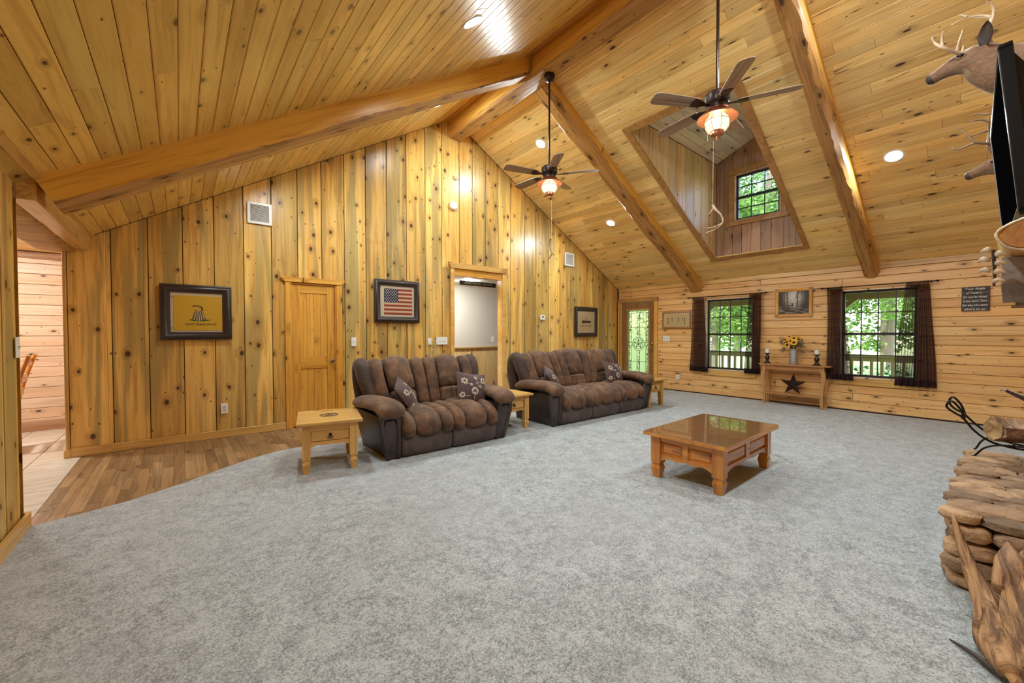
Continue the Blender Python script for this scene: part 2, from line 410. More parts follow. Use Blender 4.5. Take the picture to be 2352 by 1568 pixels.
# ---------------------------------------------------------------- mesh helpers
V3 = Vector
class MB:
    def __init__(s):
        s.v = []; s.f = []; s.m = []
        s.cur = 0
    def add(s, vs, fs):
        o = len(s.v)
        s.v += [tuple(p) for p in vs]
        s.f += [tuple(i + o for i in f) for f in fs]
        s.m += [s.cur] * len(fs)
        return s
    def box(s, x0, x1, y0, y1, z0, z1, b=0., mat=None):
        if b <= 0:
            vs = [(x, y, z) for x in (x0, x1) for y in (y0, y1) for z in (z0, z1)]
            fs = [(0, 1, 3, 2), (4, 6, 7, 5), (0, 4, 5, 1), (2, 3, 7, 6), (0, 2, 6, 4), (1, 5, 7, 3)]
        else:
            vs = []; idx = {}
            for i, (x, sx) in enumerate(((x0, 1), (x1, -1))):
                for j, (y, sy) in enumerate(((y0, 1), (y1, -1))):
                    for l, (z, sz) in enumerate(((z0, 1), (z1, -1))):
                        for a in range(3):
                            p = [x, y, z]
                            for c, sg in enumerate((sx, sy, sz)):
                                if c != a: p[c] += sg * b
                            idx[i, j, l, a] = len(vs); vs.append(p)
            fs = []
            for a in range(3):
                for e in (0, 1):
                    q = []
                    for u, w in ((0, 0), (0, 1), (1, 1), (1, 0)):
                        key = [0, 0, 0]; key[a] = e; key[(a + 1) % 3] = u; key[(a + 2) % 3] = w
                        q.append(idx[key[0], key[1], key[2], a])
                    fs.append(tuple(q) if not e else tuple(q[::-1]))
            for a in range(3):
                b1, b2 = (a + 1) % 3, (a + 2) % 3
                for u in (0, 1):
                    for w in (0, 1):
                        q = []
                        for e, ax in ((0, b1), (0, b2), (1, b2), (1, b1)):
                            key = [0, 0, 0]; key[a] = e; key[b1] = u; key[b2] = w
                            q.append(idx[key[0], key[1], key[2], ax])
                        fs.append(tuple(q))
            for i in (0, 1):
                for j in (0, 1):
                    for l in (0, 1):
                        fs.append((idx[i, j, l, 0], idx[i, j, l, 1], idx[i, j, l, 2]))
        if mat is not None:
            vs = [mat @ V3(p) for p in vs]
        return s.add(vs, fs)
    def prism(s, poly, f, d0, d1):
        """poly: 2D outline; f(a, b, d) -> point"""
        n = len(poly)
        vs = [f(a, b, d0) for a, b in poly] + [f(a, b, d1) for a, b in poly]
        fs = [tuple(range(n))[::-1], tuple(range(n, 2 * n))] + [(i, (i + 1) % n, n + (i + 1) % n, n + i) for i in range(n)]
        return s.add(vs, fs)
    def lathe(s, prof, n=16, mat=None, caps=True):
        vs = []; fs = []
        for r, z in prof:
            for i in range(n):
                a = 2 * PI * i / n
                vs.append((r * math.cos(a), r * math.sin(a), z))
        for j in range(len(prof) - 1):
            for i in range(n):
                k = (i + 1) % n
                fs.append((j * n + i, j * n + k, (j + 1) * n + k, (j + 1) * n + i))
        if caps:
            fs.append(tuple(range(n))[::-1]); fs.append(tuple(range((len(prof) - 1) * n, len(prof) * n)))
        if mat is not None:
            vs = [mat @ V3(p) for p in vs]
        return s.add(vs, fs)
    def loft(s, rings, caps=True):
        n = len(rings[0]); vs = [p for r in rings for p in r]; fs = []
        for j in range(len(rings) - 1):
            for i in range(n):
                k = (i + 1) % n
                fs.append((j * n + i, j * n + k, (j + 1) * n + k, (j + 1) * n + i))
        if caps:
            fs.append(tuple(range(n))[::-1]); fs.append(tuple(range((len(rings) - 1) * n, len(rings) * n)))
        return s.add(vs, fs)
    def tube(s, pts, rad, n=8, caps=True, up=(0, 0, 1), closed=False):
        pts = [V3(p) for p in pts]; m = len(pts)
        if not hasattr(rad, '__len__'): rad = [rad] * m
        rings = []
        t0 = None; nrm = None
        for i in range(m):
            a = pts[(i - 1) % m] if (i > 0 or closed) else pts[0]
            b = pts[(i + 1) % m] if (i < m - 1 or closed) else pts[-1]
            t = (b - a).normalized()
            if nrm is None:
                u = V3(up)
                if abs(u.dot(t)) > .95: u = V3((1, 0, 0))
                nrm = (u - t * u.dot(t)).normalized()
            else:
                nrm = (nrm - t * nrm.dot(t)).normalized()
            bn = t.cross(nrm)
            r = rad[i]
            rings.append([pts[i] + (nrm * math.cos(2 * PI * k / n) + bn * math.sin(2 * PI * k / n)) * r for k in range(n)])
        if closed:
            return s.loft(rings + [rings[0]], False)
        return s.loft(rings, caps)
    def ball(s, c, r, n=10, mat=None):
        if not hasattr(r, '__len__'): r = (r, r, r)
        rings = []
        for j in range(1, n):
            a = -PI / 2 + PI * j / n
            rings.append([(c[0] + r[0] * math.cos(a) * math.cos(2 * PI * i / (2 * n)), c[1] + r[1] * math.cos(a) * math.sin(2 * PI * i / (2 * n)), c[2] + r[2] * math.sin(a)) for i in range(2 * n)])
        if mat is not None:
            rings = [[mat @ V3(p) for p in q] for q in rings]
        return s.loft(rings)
    def mesh(s, name, mats, smooth=None):
        me = bpy.data.meshes.new(name)
        me.from_pydata(s.v, [], s.f)
        if not isinstance(mats, (list, tuple)): mats = [mats]
        for m in mats: me.materials.append(m)
        if any(s.m): me.polygons.foreach_set('material_index', s.m)
        if smooth is not None:
            me.polygons.foreach_set('use_smooth', [True] * len(s.f))
            if smooth < 180: me.set_sharp_from_angle(angle=R(smooth))
        me.update()
        return me
    def obj(s, name, mats, parent=None, smooth=None, loc=None, rot=None):
        o = bpy.data.objects.new(name, s.mesh(name, mats, smooth))
        COL.objects.link(o)
        if parent is not None: o.parent = parent
        if loc is not None: o.location = loc
        if rot is not None: o.rotation_euler = rot
        return o

def tag(o, label, cat, group=None, kind=None):
    o['label'] = label; o['category'] = cat
    if group: o['group'] = group
    if kind: o['kind'] = kind
    return o
def thing(name, label, cat, loc=(0, 0, 0), rz=0., group=None, kind=None):
    o = bpy.data.objects.new(name, None); COL.objects.link(o)
    o.empty_display_size = .1
    o.location = loc; o.rotation_euler = (0, 0, rz)
    return tag(o, label, cat, group, kind)
def copy_tree(o, parent=None):
    c = o.copy(); COL.objects.link(c); c.parent = parent
    for ch in list(o.children): copy_tree(ch, c)
    return c
def label_part(o, text):
    o['label'] = text
    return o
def fresh(name, parent, mb, mat, smooth=None, **k):
    return mb.obj(name, mat, parent, smooth, **k)
def text(s, size, mat, parent, loc, rot, name='lettering', depth=.0008, align='CENTER', sx=1.):
    cu = bpy.data.curves.new(name, 'FONT')
    cu.body = s; cu.size = size; cu.extrude = depth; cu.align_x = align; cu.align_y = 'CENTER'
    cu.resolution_u = 3
    cu.materials.append(mat)
    tmp = bpy.data.objects.new(name, cu); COL.objects.link(tmp)
    dg = bpy.context.evaluated_depsgraph_get()
    me = bpy.data.meshes.new_from_object(tmp.evaluated_get(dg))
    me.name = name
    bpy.data.objects.remove(tmp); bpy.data.curves.remove(cu)
    o = bpy.data.objects.new(name, me); COL.objects.link(o)
    o.parent = parent; o.location = loc; o.rotation_euler = rot; o.scale = (sx, 1, 1)
    return o

def superring(c, ux, uy, a, b, n=20, e=2.6):
    q = []
    for i in range(n):
        t = 2 * PI * i / n
        ct, st = math.cos(t), math.sin(t)
        q.append(c + ux * (a * math.copysign(abs(ct) ** (2 / e), ct)) + uy * (b * math.copysign(abs(st) ** (2 / e), st)))
    return q
def catmull(pts, n):
    pts = [V3(p) for p in pts]
    P = [pts[0] * 2 - pts[1]] + pts + [pts[-1] * 2 - pts[-2]]
    out = []
    segs = len(pts) - 1
    for k in range(n):
        t = k / (n - 1) * segs
        i = min(int(t), segs - 1); u = t - i
        p0, p1, p2, p3 = P[i:i + 4]
        out.append(.5 * ((2 * p1) + (p2 - p0) * u + (2 * p0 - 5 * p1 + 4 * p2 - p3) * u * u + (3 * p1 - p0 - 3 * p2 + p3) * u ** 3))
    return out
def puff(mb, path, a, b, side=(1, 0, 0), n=14, e=2.4, end=.35, ring=18, amp=None):
    """stuffed roll: path of centre points, half width a along `side`, half thickness b"""
    P = catmull(path, n); sd = V3(side)
    rings = []
    for i, p in enumerate(P):
        t = (P[min(i + 1, n - 1)] - P[max(i - 1, 0)]).normalized()
        nr = t.cross(sd).normalized()
        s = i / (n - 1)
        d = min(s, 1 - s) * 2
        k = 1.
        if d < end:
            q = 1 - d / end
            k = math.sqrt(max(0., 1 - q ** 2.4))
        k = max(k, .12)
        kk = amp(s) if amp else 1.
        rings.append(superring(p, sd, nr, a * (.55 + .45 * k) * (.9 + .1 * k), b * k * kk, ring, e))
    return mb.loft(rings)

# ---------------------------------------------------------------- planks
def ccw(poly):
    a = sum(poly[i][0] * poly[(i + 1) % len(poly)][1] - poly[(i + 1) % len(poly)][0] * poly[i][1] for i in range(len(poly)))
    return poly if a > 0 else poly[::-1]
def inset(poly, d):
    n = len(poly); out = []
    for i in range(n):
        p, c, q = V3((*poly[i - 1], 0)), V3((*poly[i], 0)), V3((*poly[(i + 1) % n], 0))
        e1 = (c - p).normalized(); e2 = (q - c).normalized()
        n1 = V3((-e1.y, e1.x, 0)); n2 = V3((-e2.y, e2.x, 0))
        h = n1 + n2
        den = 1 + n1.dot(n2)
        w = h * (d / max(den, .2))
        out.append((c.x + w.x, c.y + w.y))
    return out
def clip(poly, a, b, c):
    """keep a*x + b*y <= c"""
    out = []
    n = len(poly)
    for i in range(n):
        p, q = poly[i], poly[(i + 1) % n]
        dp = a * p[0] + b * p[1] - c; dq = a * q[0] + b * q[1] - c
        if dp <= 0: out.append(p)
        if (dp < 0 < dq) or (dq < 0 < dp):
            t = dp / (dp - dq)
            out.append((p[0] + (q[0] - p[0]) * t, p[1] + (q[1] - p[1]) * t))
    res = []
    for p in out:
        if not res or (abs(p[0] - res[-1][0]) + abs(p[1] - res[-1][1])) > 1e-5: res.append(p)
    return res
def plank(parent, polys, fr, mat, t=.02, ch=.003, name='plank'):
    O, ux, uy, uz = fr
    polys = [(ccw(p), zf) for p, zf in polys]
    p0 = polys[0][0]
    ca = sum(p[0] for p in p0) / len(p0); cb = sum(p[1] for p in p0) / len(p0)
    mb = MB()
    for p, zf in polys:
        q = [(a - ca, b - cb) for a, b in p]
        i = inset(q, ch); n = len(q)
        vs = [(*a, zf - t) for a in q] + [(*a, zf - ch) for a in q] + [(*a, zf) for a in i]
        fs = [tuple(range(2 * n, 3 * n))]
        for l in (0, 1):
            fs += [(l * n + j, l * n + (j + 1) % n, (l + 1) * n + (j + 1) % n, (l + 1) * n + j) for j in range(n)]
        mb.add(vs, fs)
    o = bpy.data.objects.new(name, mb.mesh(name, mat)); COL.objects.link(o)
    o.parent = parent
    c = O + ux * ca + uy * cb
    o.matrix_world = Matrix(((ux.x, uy.x, uz.x, c.x), (ux.y, uy.y, uz.y, c.y), (ux.z, uy.z, uz.z, c.z), (0, 0, 0, 1)))
    return o
X_, Y_, Z_ = V3((1, 0, 0)), V3((0, 1, 0)), V3((0, 0, 1))
def frame(O, ux, uy):
    ux = V3(ux); uy = V3(uy)
    return (V3(O), ux, uy, ux.cross(uy))
def rects_minus(r, holes):
    """split rectangle r=(a0,a1,b0,b1) into rectangles avoiding holes, cutting along b bands"""
    a0, a1, b0, b1 = r
    cuts = sorted({b0, b1} | {min(max(h[k], b0), b1) for h in holes for k in (2, 3)})
    out = []
    for c0, c1 in zip(cuts, cuts[1:]):
        if c1 - c0 < 1e-6: continue
        mid = (c0 + c1) / 2
        iv = [(a0, a1)]
        for h in holes:
            if h[2] < mid < h[3]:
                nv = []
                for u, w in iv:
                    if h[1] <= u or h[0] >= w: nv.append((u, w)); continue
                    if h[0] > u: nv.append((u, h[0]))
                    if h[1] < w: nv.append((h[1], w))
                iv = nv
        out += [(u, w, c0, c1) for u, w in iv if w - u > 1e-4]
    return out

def rows_minus(r, holes):
    """horizontal board r=(y0,y1,z0,z1): full height beside a hole, the left-over strip above or below it"""
    y0, y1, z0, z1 = r
    hs = [h for h in holes if h[2] < z1 - .003 and h[3] > z0 + .003 and h[0] < y1 and h[1] > y0]
    out = []; y = y0
    for h in sorted(hs):
        if h[0] > y: out.append((y, h[0], z0, z1))
        if h[2] > z0 + .003: out.append((h[0], h[1], z0, h[2]))
        if h[3] < z1 - .003: out.append((h[0], h[1], h[3], z1))
        y = h[1]
    if y < y1: out.append((y, y1, z0, z1))
    return out
# ---------------------------------------------------------------- room shell
YA, XB, XL, YR = 6.34, 8.737, -.825, -.45          # wall planes
LA, LB_ = 2.833, .607                               # left slope   z = LA + LB_*x
RA, RB = 7.304, .556                                # right slope  z = RA - RB*x
XR = (RA - LA) / (LB_ + RB)                         # ridge
def zroof(x): return min(LA + LB_ * x, RA - RB * x)
ca_, sa_ = 1 / math.hypot(1, LB_), LB_ / math.hypot(1, LB_)
cb_, sb_ = 1 / math.hypot(1, RB), RB / math.hypot(1, RB)
def struct(name, mb, mat, label, cat, smooth=None):
    return tag(mb.obj(name, mat, None, smooth), label, cat, kind='structure')

# --- back wall (the gable wall), boards standing upright
WIN_A = [(1.205, 1.812, 0, 2.035), (3.83, 4.965, 0, 2.5)]      # pantry door, hall opening (x0,x1,z0,z1)
b = MB()
for x0, x1, z0, z1 in rects_minus((-.92, XB + .15, -.02, 2.55), WIN_A):
    b.box(x0, x1, YA + .02, YA + .14, z0, z1)
b.prism([(-.92, 2.55), (XB + .15, 2.55), (XB + .15, 2.62), (XR, zroof(XR) + .06), (-.92, 2.55)][:4], lambda a, c, d: (a, d, c), YA + .02, YA + .14)
wall_back = struct('wall_back', b, M['gap'], 'tall gable wall of honey stained vertical pine boards behind the sofas', 'wall')
frA = frame((0, YA + .02, 0), Z_, -X_)
seams = [-.918, -.579, -.27, .046, .354, .668, .987, 1.309, 1.626, 1.947, 2.27, 2.608, 2.947, 3.292, 3.616, 3.978, 4.265, 4.566, 4.873, 5.183,
         5.558, 5.878, 6.254, 6.61, 6.954, 7.3, 7.663, 7.993, 8.355, 8.735]
def vboards(parent, fr, seams, sgn, ztop, holes, mat, lap=.040, z0=0., rev=False, gap=.007, kmin=.02):
    """upright boards with a recessed lap on one side; fr: a = up, b = sgn*coordinate"""
    for s0, s1 in zip(seams, seams[1:]):
        for x0, x1, za, zb in rects_minus((s0 + gap / 2, s1 - gap / 2, z0, 9.), [h for h in holes if h[0] < s1 - .01 and h[1] > s0 + .01]):
            if x1 - x0 < kmin: continue
            polys = []
            whole = abs(x1 - (s1 - gap / 2)) < 1e-4
            parts = [(x0, x1 - lap, .0), (x1 - lap, x1, -.0065)] if (whole and x1 - x0 > lap * 2) else [(x0, x1, 0.)]
            for u, w, dz in parts:
                pl = [(za, sgn * u), (za, sgn * w), (zb, sgn * w), (zb, sgn * u)]
                if zb > 8:
                    for A_, B_, C_ in ztop:           # A*z + B*x <= C
                        pl = clip(pl, A_, B_ * sgn, C_)
                if len(pl) >= 3: polys.append((pl, dz + .012))
            if polys: plank(parent, polys, fr, mat, t=.02, ch=.0035)
vboards(wall_back, frA, seams, -1, [(1, -LB_, LA), (1, RB, RA)], WIN_A, W['wall'])

# --- window wall (right in the photograph), log siding lying flat
DOOR_B = (5.295, 6.225, 0, 2.075)
WIN1 = (3.155, 4.105, .545, 2.05)
WIN2 = (.845, 1.81, .565, 2.05)
b = MB()
for y0, y1, z0, z1 in rects_minus((YR - .15, YA + .14, -.02, 2.62), [DOOR_B, WIN1, WIN2]):
    b.box(XB + .02, XB + .15, y0, y1, z0, z1)
wall_right = struct('wall_right', b, M['gap'], 'low eave wall of horizontal pine log siding with two windows and a door', 'wall')
frB = frame((XB + .02, 0, 0), -Y_, Z_)
zz = [.03]
while zz[-1] < 2.36: zz.append(zz[-1] + .1385)
zz[-1] = 2.36
for i in range(len(zz) - 1):
    for y0, y1, z0, z1 in rows_minus((YR, YA - .012, zz[i], zz[i + 1]), [DOOR_B, WIN1, WIN2]):
        if z1 - z0 < .012: continue
        cuts = [y0, y1]
        if y1 - y0 > 3.2: cuts = [y0, y0 + (y1 - y0) * random.uniform(.3, .7), y1]
        for u, w in zip(cuts, cuts[1:]):
            plank(wall_right, [([(-w + .001, z0 + .002), (-u - .001, z0 + .002), (-u - .001, z1 - .002), (-w + .001, z1 - .002)], .012)], frB, W['log_wall'], t=.02, ch=.007)
b = MB(); b.box(XB - .004, XB + .02, YR, 1.315, 2.362, 2.447, .003).box(XB - .004, XB + .02, 1.5, 4.18, 2.362, 2.447, .003).box(XB - .004, XB + .02, 4.45, YA - .02, 2.362, 2.447, .003)
struct('trim_1', b, W['pineY'], 'pale pine trim strip where the sloped ceiling meets the window wall', 'trim')

# --- left partition beside the camera
b = MB(); b.box(XL - .14, XL - .02, YR - .15, 4.185, -.02, zroof(XL) + .05)
wall_left = struct('wall_left', b, M['gap'], 'olive toned pine board partition at the left edge beside the opening', 'wall')
frL = frame((XL - .02, 0, 0), Z_, -Y_)
vboards(wall_left, frL, [YR, .1, .42, .74, 1.06, 1.38, 1.70, 2.02, 2.34, 2.66, 2.98, 3.29, 3.60, 3.90, 4.185], -1, [(1, 0, zroof(XL) - .005)], [], W['wall'])
plank(wall_left, [([(0, XL - .14), (0, XL - .002), (zroof(XL), XL - .002), (zroof(XL), XL - .14)], .012)], frame((0, 4.187, 0), Z_, X_), W['wall'], t=.012)

# --- wall behind the fireplace (beyond the right edge) and chimney breast
b = MB(); b.prism([(XL - .15, -.02), (XB + .15, -.02), (XB + .15, 2.6), (XR, zroof(XR) + .06), (XL - .15, 2.4)], lambda a, c, d: (a, d, c), YR - .12, YR)
wall_front = struct('wall_front', b, W['pineZ'], 'pine gable wall behind the stone fireplace', 'wall')
b = MB(); b.box(3.35, 5.25, YR, -.26, 0, zroof(3.35) - .08, .01)
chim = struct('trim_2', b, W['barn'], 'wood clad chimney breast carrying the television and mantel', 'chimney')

# --- ceilings: dark backing slab plus tongue and groove planks
b = MB()
def slab(mb, fr, r, d0, d1):
    O, ux, uy, uz = fr
    mb.prism([(r[0], r[2]), (r[1], r[2]), (r[1], r[3]), (r[0], r[3])], lambda a, c, d: O + ux * a + uy * c + uz * d, d0, d1)
SL0 = (XL - .1)                       # start x of the left slope
frCL = frame((0, 0, LA), Y_, V3((ca_, 0, sa_)))
frCR = frame((0, 0, RA), -Y_, V3((-cb_, 0, sb_)))
slab(b, frCL, (YR - .15, YA + .15, (XL - .15) / ca_, XR / ca_ + .02), -.16, -.018)
DY0, DY1, DX0, DX1 = 2.17, 3.62, 5.30, 8.11          # dormer opening
hole = (-DY1, -DY0, -DX1 / cb_, -DX0 / cb_)
for r in rects_minus((-YA - .15, -YR + .15, -(XB + .25) / cb_, -XR / cb_ + .02), [(-DY1 - .06, -DY0 + .06, -(DX1 + .05) / cb_, -(DX0 - .06) / cb_)]):
    slab(b, frCR, r, -.16, -.018)
ceiling = struct('ceiling', b, M['gap'], 'vaulted tongue and groove plank ceiling sloping to both sides of the ridge', 'ceiling')
pitch = .1262
s = (XL - .02) / ca_
send = (XR - .12) / ca_
while s < send - .01:
    e = min(s + pitch, send)
    cut = random.uniform(1.2, 5.6)
    for u, w in ((YR, cut), (cut, YA)):
        plank(ceiling, [([(u, s + .0015), (w - .0012, s + .0015), (w - .0012, e - .0015), (u, e - .0015)], 0.)], frCL, W['ceil_left'], t=.018, ch=.0045)
    s = e
s = -(XB + .0) / cb_
send = -(XR + .12) / cb_
while s < send - .01:
    e = min(s + pitch, send)
    for a0, a1, b0, b1 in rects_minus((-YA, -YR, s, e), [hole]):
        cuts = [a0, a1]
        if a1 - a0 > 2.4: cuts = [a0, random.uniform(a0 + .6, a1 - .6), a1]
        for u, w in zip(cuts, cuts[1:]):
            if b1 - b0 < .01: continue
            plank(ceiling, [([(u, b0 + .0012), (w - .0012, b0 + .0012), (w - .0012, b1 - .0012), (u, b1 - .0012)], 0.)], frCR, W['ceil_right'], t=.018, ch=.0035)
    s = e

# --- floor: slab, carpet, brown planks along the gable wall, tile in the left room
b = MB(); b.box(-4.2, XB + .15, YR - .15, 8.6, -.12, -.012)
floor = struct('floor', b, M['gap'], 'room floor of grey carpet with a band of brown planks and pale tile', 'floor')
edge = [(-.83, 4.19), (-.55, 4.265), (-.31, 4.355), (-.02, 4.54), (.27, 4.785), (.55, 4.995), (.80, 5.13), (1.0, 5.16), (3.0, 5.16), (5.2, 5.16), (6.0, 5.3), (6.6, 5.75), (7.0, YA)]
poly = [(XL - .01, YR)] + [(XB + .01, YR), (XB + .01, YA)] + edge[::-1]
# carpet is a fan of strips so the top stays planar and the edge can roll over
b = MB(); n = len(poly)
b.add([(x, y, .012) for x, y in poly] + [(x, y, -.012) for x, y in poly], [tuple(range(n))] + [(i, n + i, n + (i + 1) % n, (i + 1) % n) for i in range(n)])
carpet = b.obj('carpet', M['carpet'], floor)
label_part(carpet, 'grey flecked cut pile carpet')
frF = frame((0, 0, 0), Y_, -X_)
x = XL - .005
while x < 6.9:
    w = .086
    y = 4.15 + random.uniform(-.9, 0)
    while y < YA:
        l = random.uniform(.28, .75)
        y0, y1 = max(y, 4.15), min(y + l, YA)
        lim = 5.05 if x > 1.1 else 4.15
        if y1 - y0 > .03 and y1 > lim:
            plank(floor, [([(y0, -x), (y0, -(x + w - .001)), (y1 - .001, -(x + w - .001)), (y1 - .001, -x)], 0.)], frF, W['floor'], t=.012, ch=.0012, name='floor_plank')
        y += l
    x += w
frT = frame((0, 0, 0), X_, Y_)
for i in range(9):
    for j in range(12):
        x1 = XL - .008 - i * .36; y0 = 4.0 + j * .38
        plank(floor, [([(x1 - .354, y0), (x1, y0), (x1, y0 + .374), (x1 - .354, y0 + .374)], .001)], frT, M['tile'], t=.012, ch=.0015, name='floor_tile')

# --- baseboards
b = MB(); b.box(-.915, 1.13, YA - .032, YA - .013, .0, .095, .004)
struct('baseboard_back', b, W['pineX'], 'plain pine baseboard along the gable wall left of the door', 'baseboard')
b = MB(); b.box(1.90, 3.77, YA - .032, YA - .013, .0, .095, .004)
struct('baseboard_back.001', b, W['pineX'], 'plain pine baseboard along the gable wall behind the loveseat', 'baseboard')
b = MB(); b.box(5.03, XB - .02, YA - .032, YA - .013, .0, .095, .004)
struct('baseboard_back.002', b, W['pineX'], 'plain pine baseboard along the gable wall behind the long sofa', 'baseboard')
b = MB(); b.box(XL + .005, XL + .027, YR, 4.20, .0, .11, .004).box(XL - .145, XL + .027, 4.2, 4.222, 0, .11, .004)
struct('baseboard_left', b, W['pineY'], 'pine baseboard at the foot of the left partition', 'baseboard')

# --- corner board at the free end of the gable wall
b = MB(); b.box(-.945, -.918, YA - .03, YA + .14, 0, 2.3, .004)
struct('trim_3', b, W['pineZ'], 'narrow pine corner board at the open left end of the gable wall', 'trim')
b = MB(); b.box(-.96, -.905, YA - .04, YA + .15, 0, .085, .004)
struct('trim_4', b, W['pineZ'], 'small plinth block at the foot of the corner board', 'trim')

# ---------------------------------------------------------------- log beams
def log(mb, p0, p1, w, h, rough, seed, side, nseg=26, ring=20, flat_top=True, e=3.0):
    """hewn log from p0 to p1: half width w, half depth h, irregular arrises"""
    rnd = random.Random(seed)
    p0, p1 = V3(p0), V3(p1); t = (p1 - p0).normalized(); sd = V3(side); nr = t.cross(sd).normalized()
    ph = [rnd.uniform(0, 6.28) for _ in range(6)]
    rings = []
    for i in range(nseg + 1):
        s = i / nseg
        c = p0.lerp(p1, s)
        q = []
        for j in range(ring):
            a = 2 * PI * j / ring
            ct, st = math.cos(a), math.sin(a)
            k = 1 + rough * (math.sin(s * 9 + ph[0] + 2 * a) * .5 + math.sin(s * 21 + ph[1] + 3 * a) * .3 + rnd.uniform(-.35, .35))
            q.append(c + sd * (w * k * math.copysign(abs(ct) ** (2 / e), ct)) + nr * (h * k * math.copysign(abs(st) ** (2 / e), st)))
        rings.append(q)
    return mb.loft(rings)
def axis_obj(mb, p0, p1, side):
    """re-express the mesh with local X along p0->p1 so the grain follows the log"""
    p0, p1 = V3(p0), V3(p1)
    ux = (p1 - p0).normalized(); uy = V3(side).normalized(); uz = ux.cross(uy)
    Mw = Matrix(((ux.x, uy.x, uz.x, p0.x), (ux.y, uy.y, uz.y, p0.y), (ux.z, uy.z, uz.z, p0.z), (0, 0, 0, 1)))
    inv = Mw.inverted()
    mb.v = [tuple(inv @ V3(p)) for p in mb.v]
    return Mw
def log_obj(name, p0, p1, w, h, side, label, seed, cham=.30, rough=.10, nseg=70):
    """squared log: flat sides and top, the lower arrises left rough from the bark; local X along the log, local -Z or +Z down"""
    p0, p1 = V3(p0), V3(p1)
    L = (p1 - p0).length
    ux = (p1 - p0).normalized(); uy = V3(side).normalized(); uz = ux.cross(uy)
    dn = -1 if uz.z > 0 else 1
    rr = random.Random(seed); ph = [rr.uniform(0, 6.28) for _ in range(10)]
    def wob(s, q): return .5 * math.sin(s * L * 2.1 + ph[q]) + .35 * math.sin(s * L * 5.3 + ph[q + 1]) + rr.uniform(-.4, .4)
    rings = []
    for i in range(nseg + 1):
        s = i / nseg; x = L * s
        q = [(-w, -h), (w, -h)]
        for sg in (1, -1):
            c1 = cham * h * (1 + .55 * wob(s, 0 if sg > 0 else 2)); c2 = cham * w * (1 + .55 * wob(s, 4 if sg > 0 else 6))
            c1 = max(.02, c1); c2 = max(.02, c2)
            side_pts = [(sg * w, h * .2), (sg * w, h - c1), (sg * (w - c2 * .35 * (1 + rough * wob(s, 1))), h - c1 * .38 * (1 + rough * wob(s, 3))), (sg * (w - c2), h * (1 + rough * .2 * wob(s, 5)))]
            q += side_pts if sg > 0 else side_pts[::-1]
        rings.append([(x, a, dn * b_) for a, b_ in q])
    mb = MB(); mb.loft(rings)
    n = len(rings[0])
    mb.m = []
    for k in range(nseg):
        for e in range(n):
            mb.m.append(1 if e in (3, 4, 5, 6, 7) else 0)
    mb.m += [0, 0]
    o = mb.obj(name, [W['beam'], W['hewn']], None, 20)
    o.matrix_world = Matrix(((ux.x, uy.x, uz.x, p0.x), (ux.y, uy.y, uz.y, p0.y), (ux.z, uy.z, uz.z, p0.z), (0, 0, 0, 1)))
    return tag(o, label, 'beam', kind='structure')
# ridge
ZRB = 4.80
log_obj('ridge_beam', (3.885, YR, ZRB + .16), (3.885, YA - .01, ZRB + .16), .135, .16, (1, 0, 0), 'long squared log running along the peak of the ceiling', 3, cham=.22)
log_obj('rafter_beam', (-.74, 4.30, zroof(-.74) - .02), (3.78, 4.30, zroof(3.78) - .02), .135, .20, (0, 1, 0), 'thick golden log rafter across the left ceiling slope', 4, cham=.15)
log_obj('rafter_beam', (4.0, 4.315, zroof(4.0) - .02), (XB + .06, 4.315, zroof(XB + .06) - .02), .135, .20, (0, 1, 0), 'golden log rafter down the right slope, left of the dormer', 5, cham=.42)
log_obj('rafter_beam', (4.0, 1.405, zroof(4.0) - .02), (XB + .06, 1.405, zroof(XB + .06) - .02), .105, .19, (0, 1, 0), 'golden log rafter down the right slope, right of the dormer', 6, cham=.48)
log_obj('rafter_beam', (-.74, 1.405, zroof(-.74) - .02), (3.78, 1.405, zroof(3.78) - .02), .12, .19, (0, 1, 0), 'golden log rafter on the left slope nearest the fireplace wall', 8, cham=.25)
# header over the left opening: box beam with a hewn underside
b = MB(); b.box(-.86, -.735, 4.19, YA - .012, 2.225, 2.40, .006)
hd = struct('header_beam', b, W['pineY'], 'boxed pine header spanning the opening to the left room', 'beam')
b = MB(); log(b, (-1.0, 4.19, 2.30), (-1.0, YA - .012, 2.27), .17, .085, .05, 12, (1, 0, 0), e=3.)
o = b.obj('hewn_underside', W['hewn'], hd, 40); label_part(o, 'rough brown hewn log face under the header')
b = MB(); b.prism([(-.745, 2.36), (-.70, 2.385), (-.705, 2.405), (-.75, 2.385)], lambda a, c, d: (a, d, c), 4.455, YA - .014)
struct('trim_5', b, W['pineY'], 'light pine cove strip along the top of the header', 'trim')
b = MB(); b.prism([(-.745, 2.36), (-.70, 2.385), (-.705, 2.405), (-.75, 2.385)], lambda a, c, d: (a, d, c), 3.4, 4.155)
struct('trim_6', b, W['pineY'], 'light pine cove strip above the left partition end', 'trim')
# strips along the ridge
for x0, zf in ((3.66, .0), (4.03, .0)):
    b = MB()
    if x0 < 3.8: b.prism([(3.64, zroof(3.64)), (3.76, zroof(3.76)), (3.76, zroof(3.76) - .025), (3.64, zroof(3.64) - .02)], lambda a, c, d: (a, d, c), YR, YA - .02)
    else: b.prism([(4.01, zroof(4.01)), (4.13, zroof(4.13)), (4.13, zroof(4.13) - .02), (4.01, zroof(4.01) - .025)], lambda a, c, d: (a, d, c), YR, YA - .02)
    struct('trim_7' if x0 < 3.8 else 'trim_8', b, W['pineY'], 'flat pine strip along the %s side of the ridge beam' % ('left' if x0 < 3.8 else 'right'), 'trim')

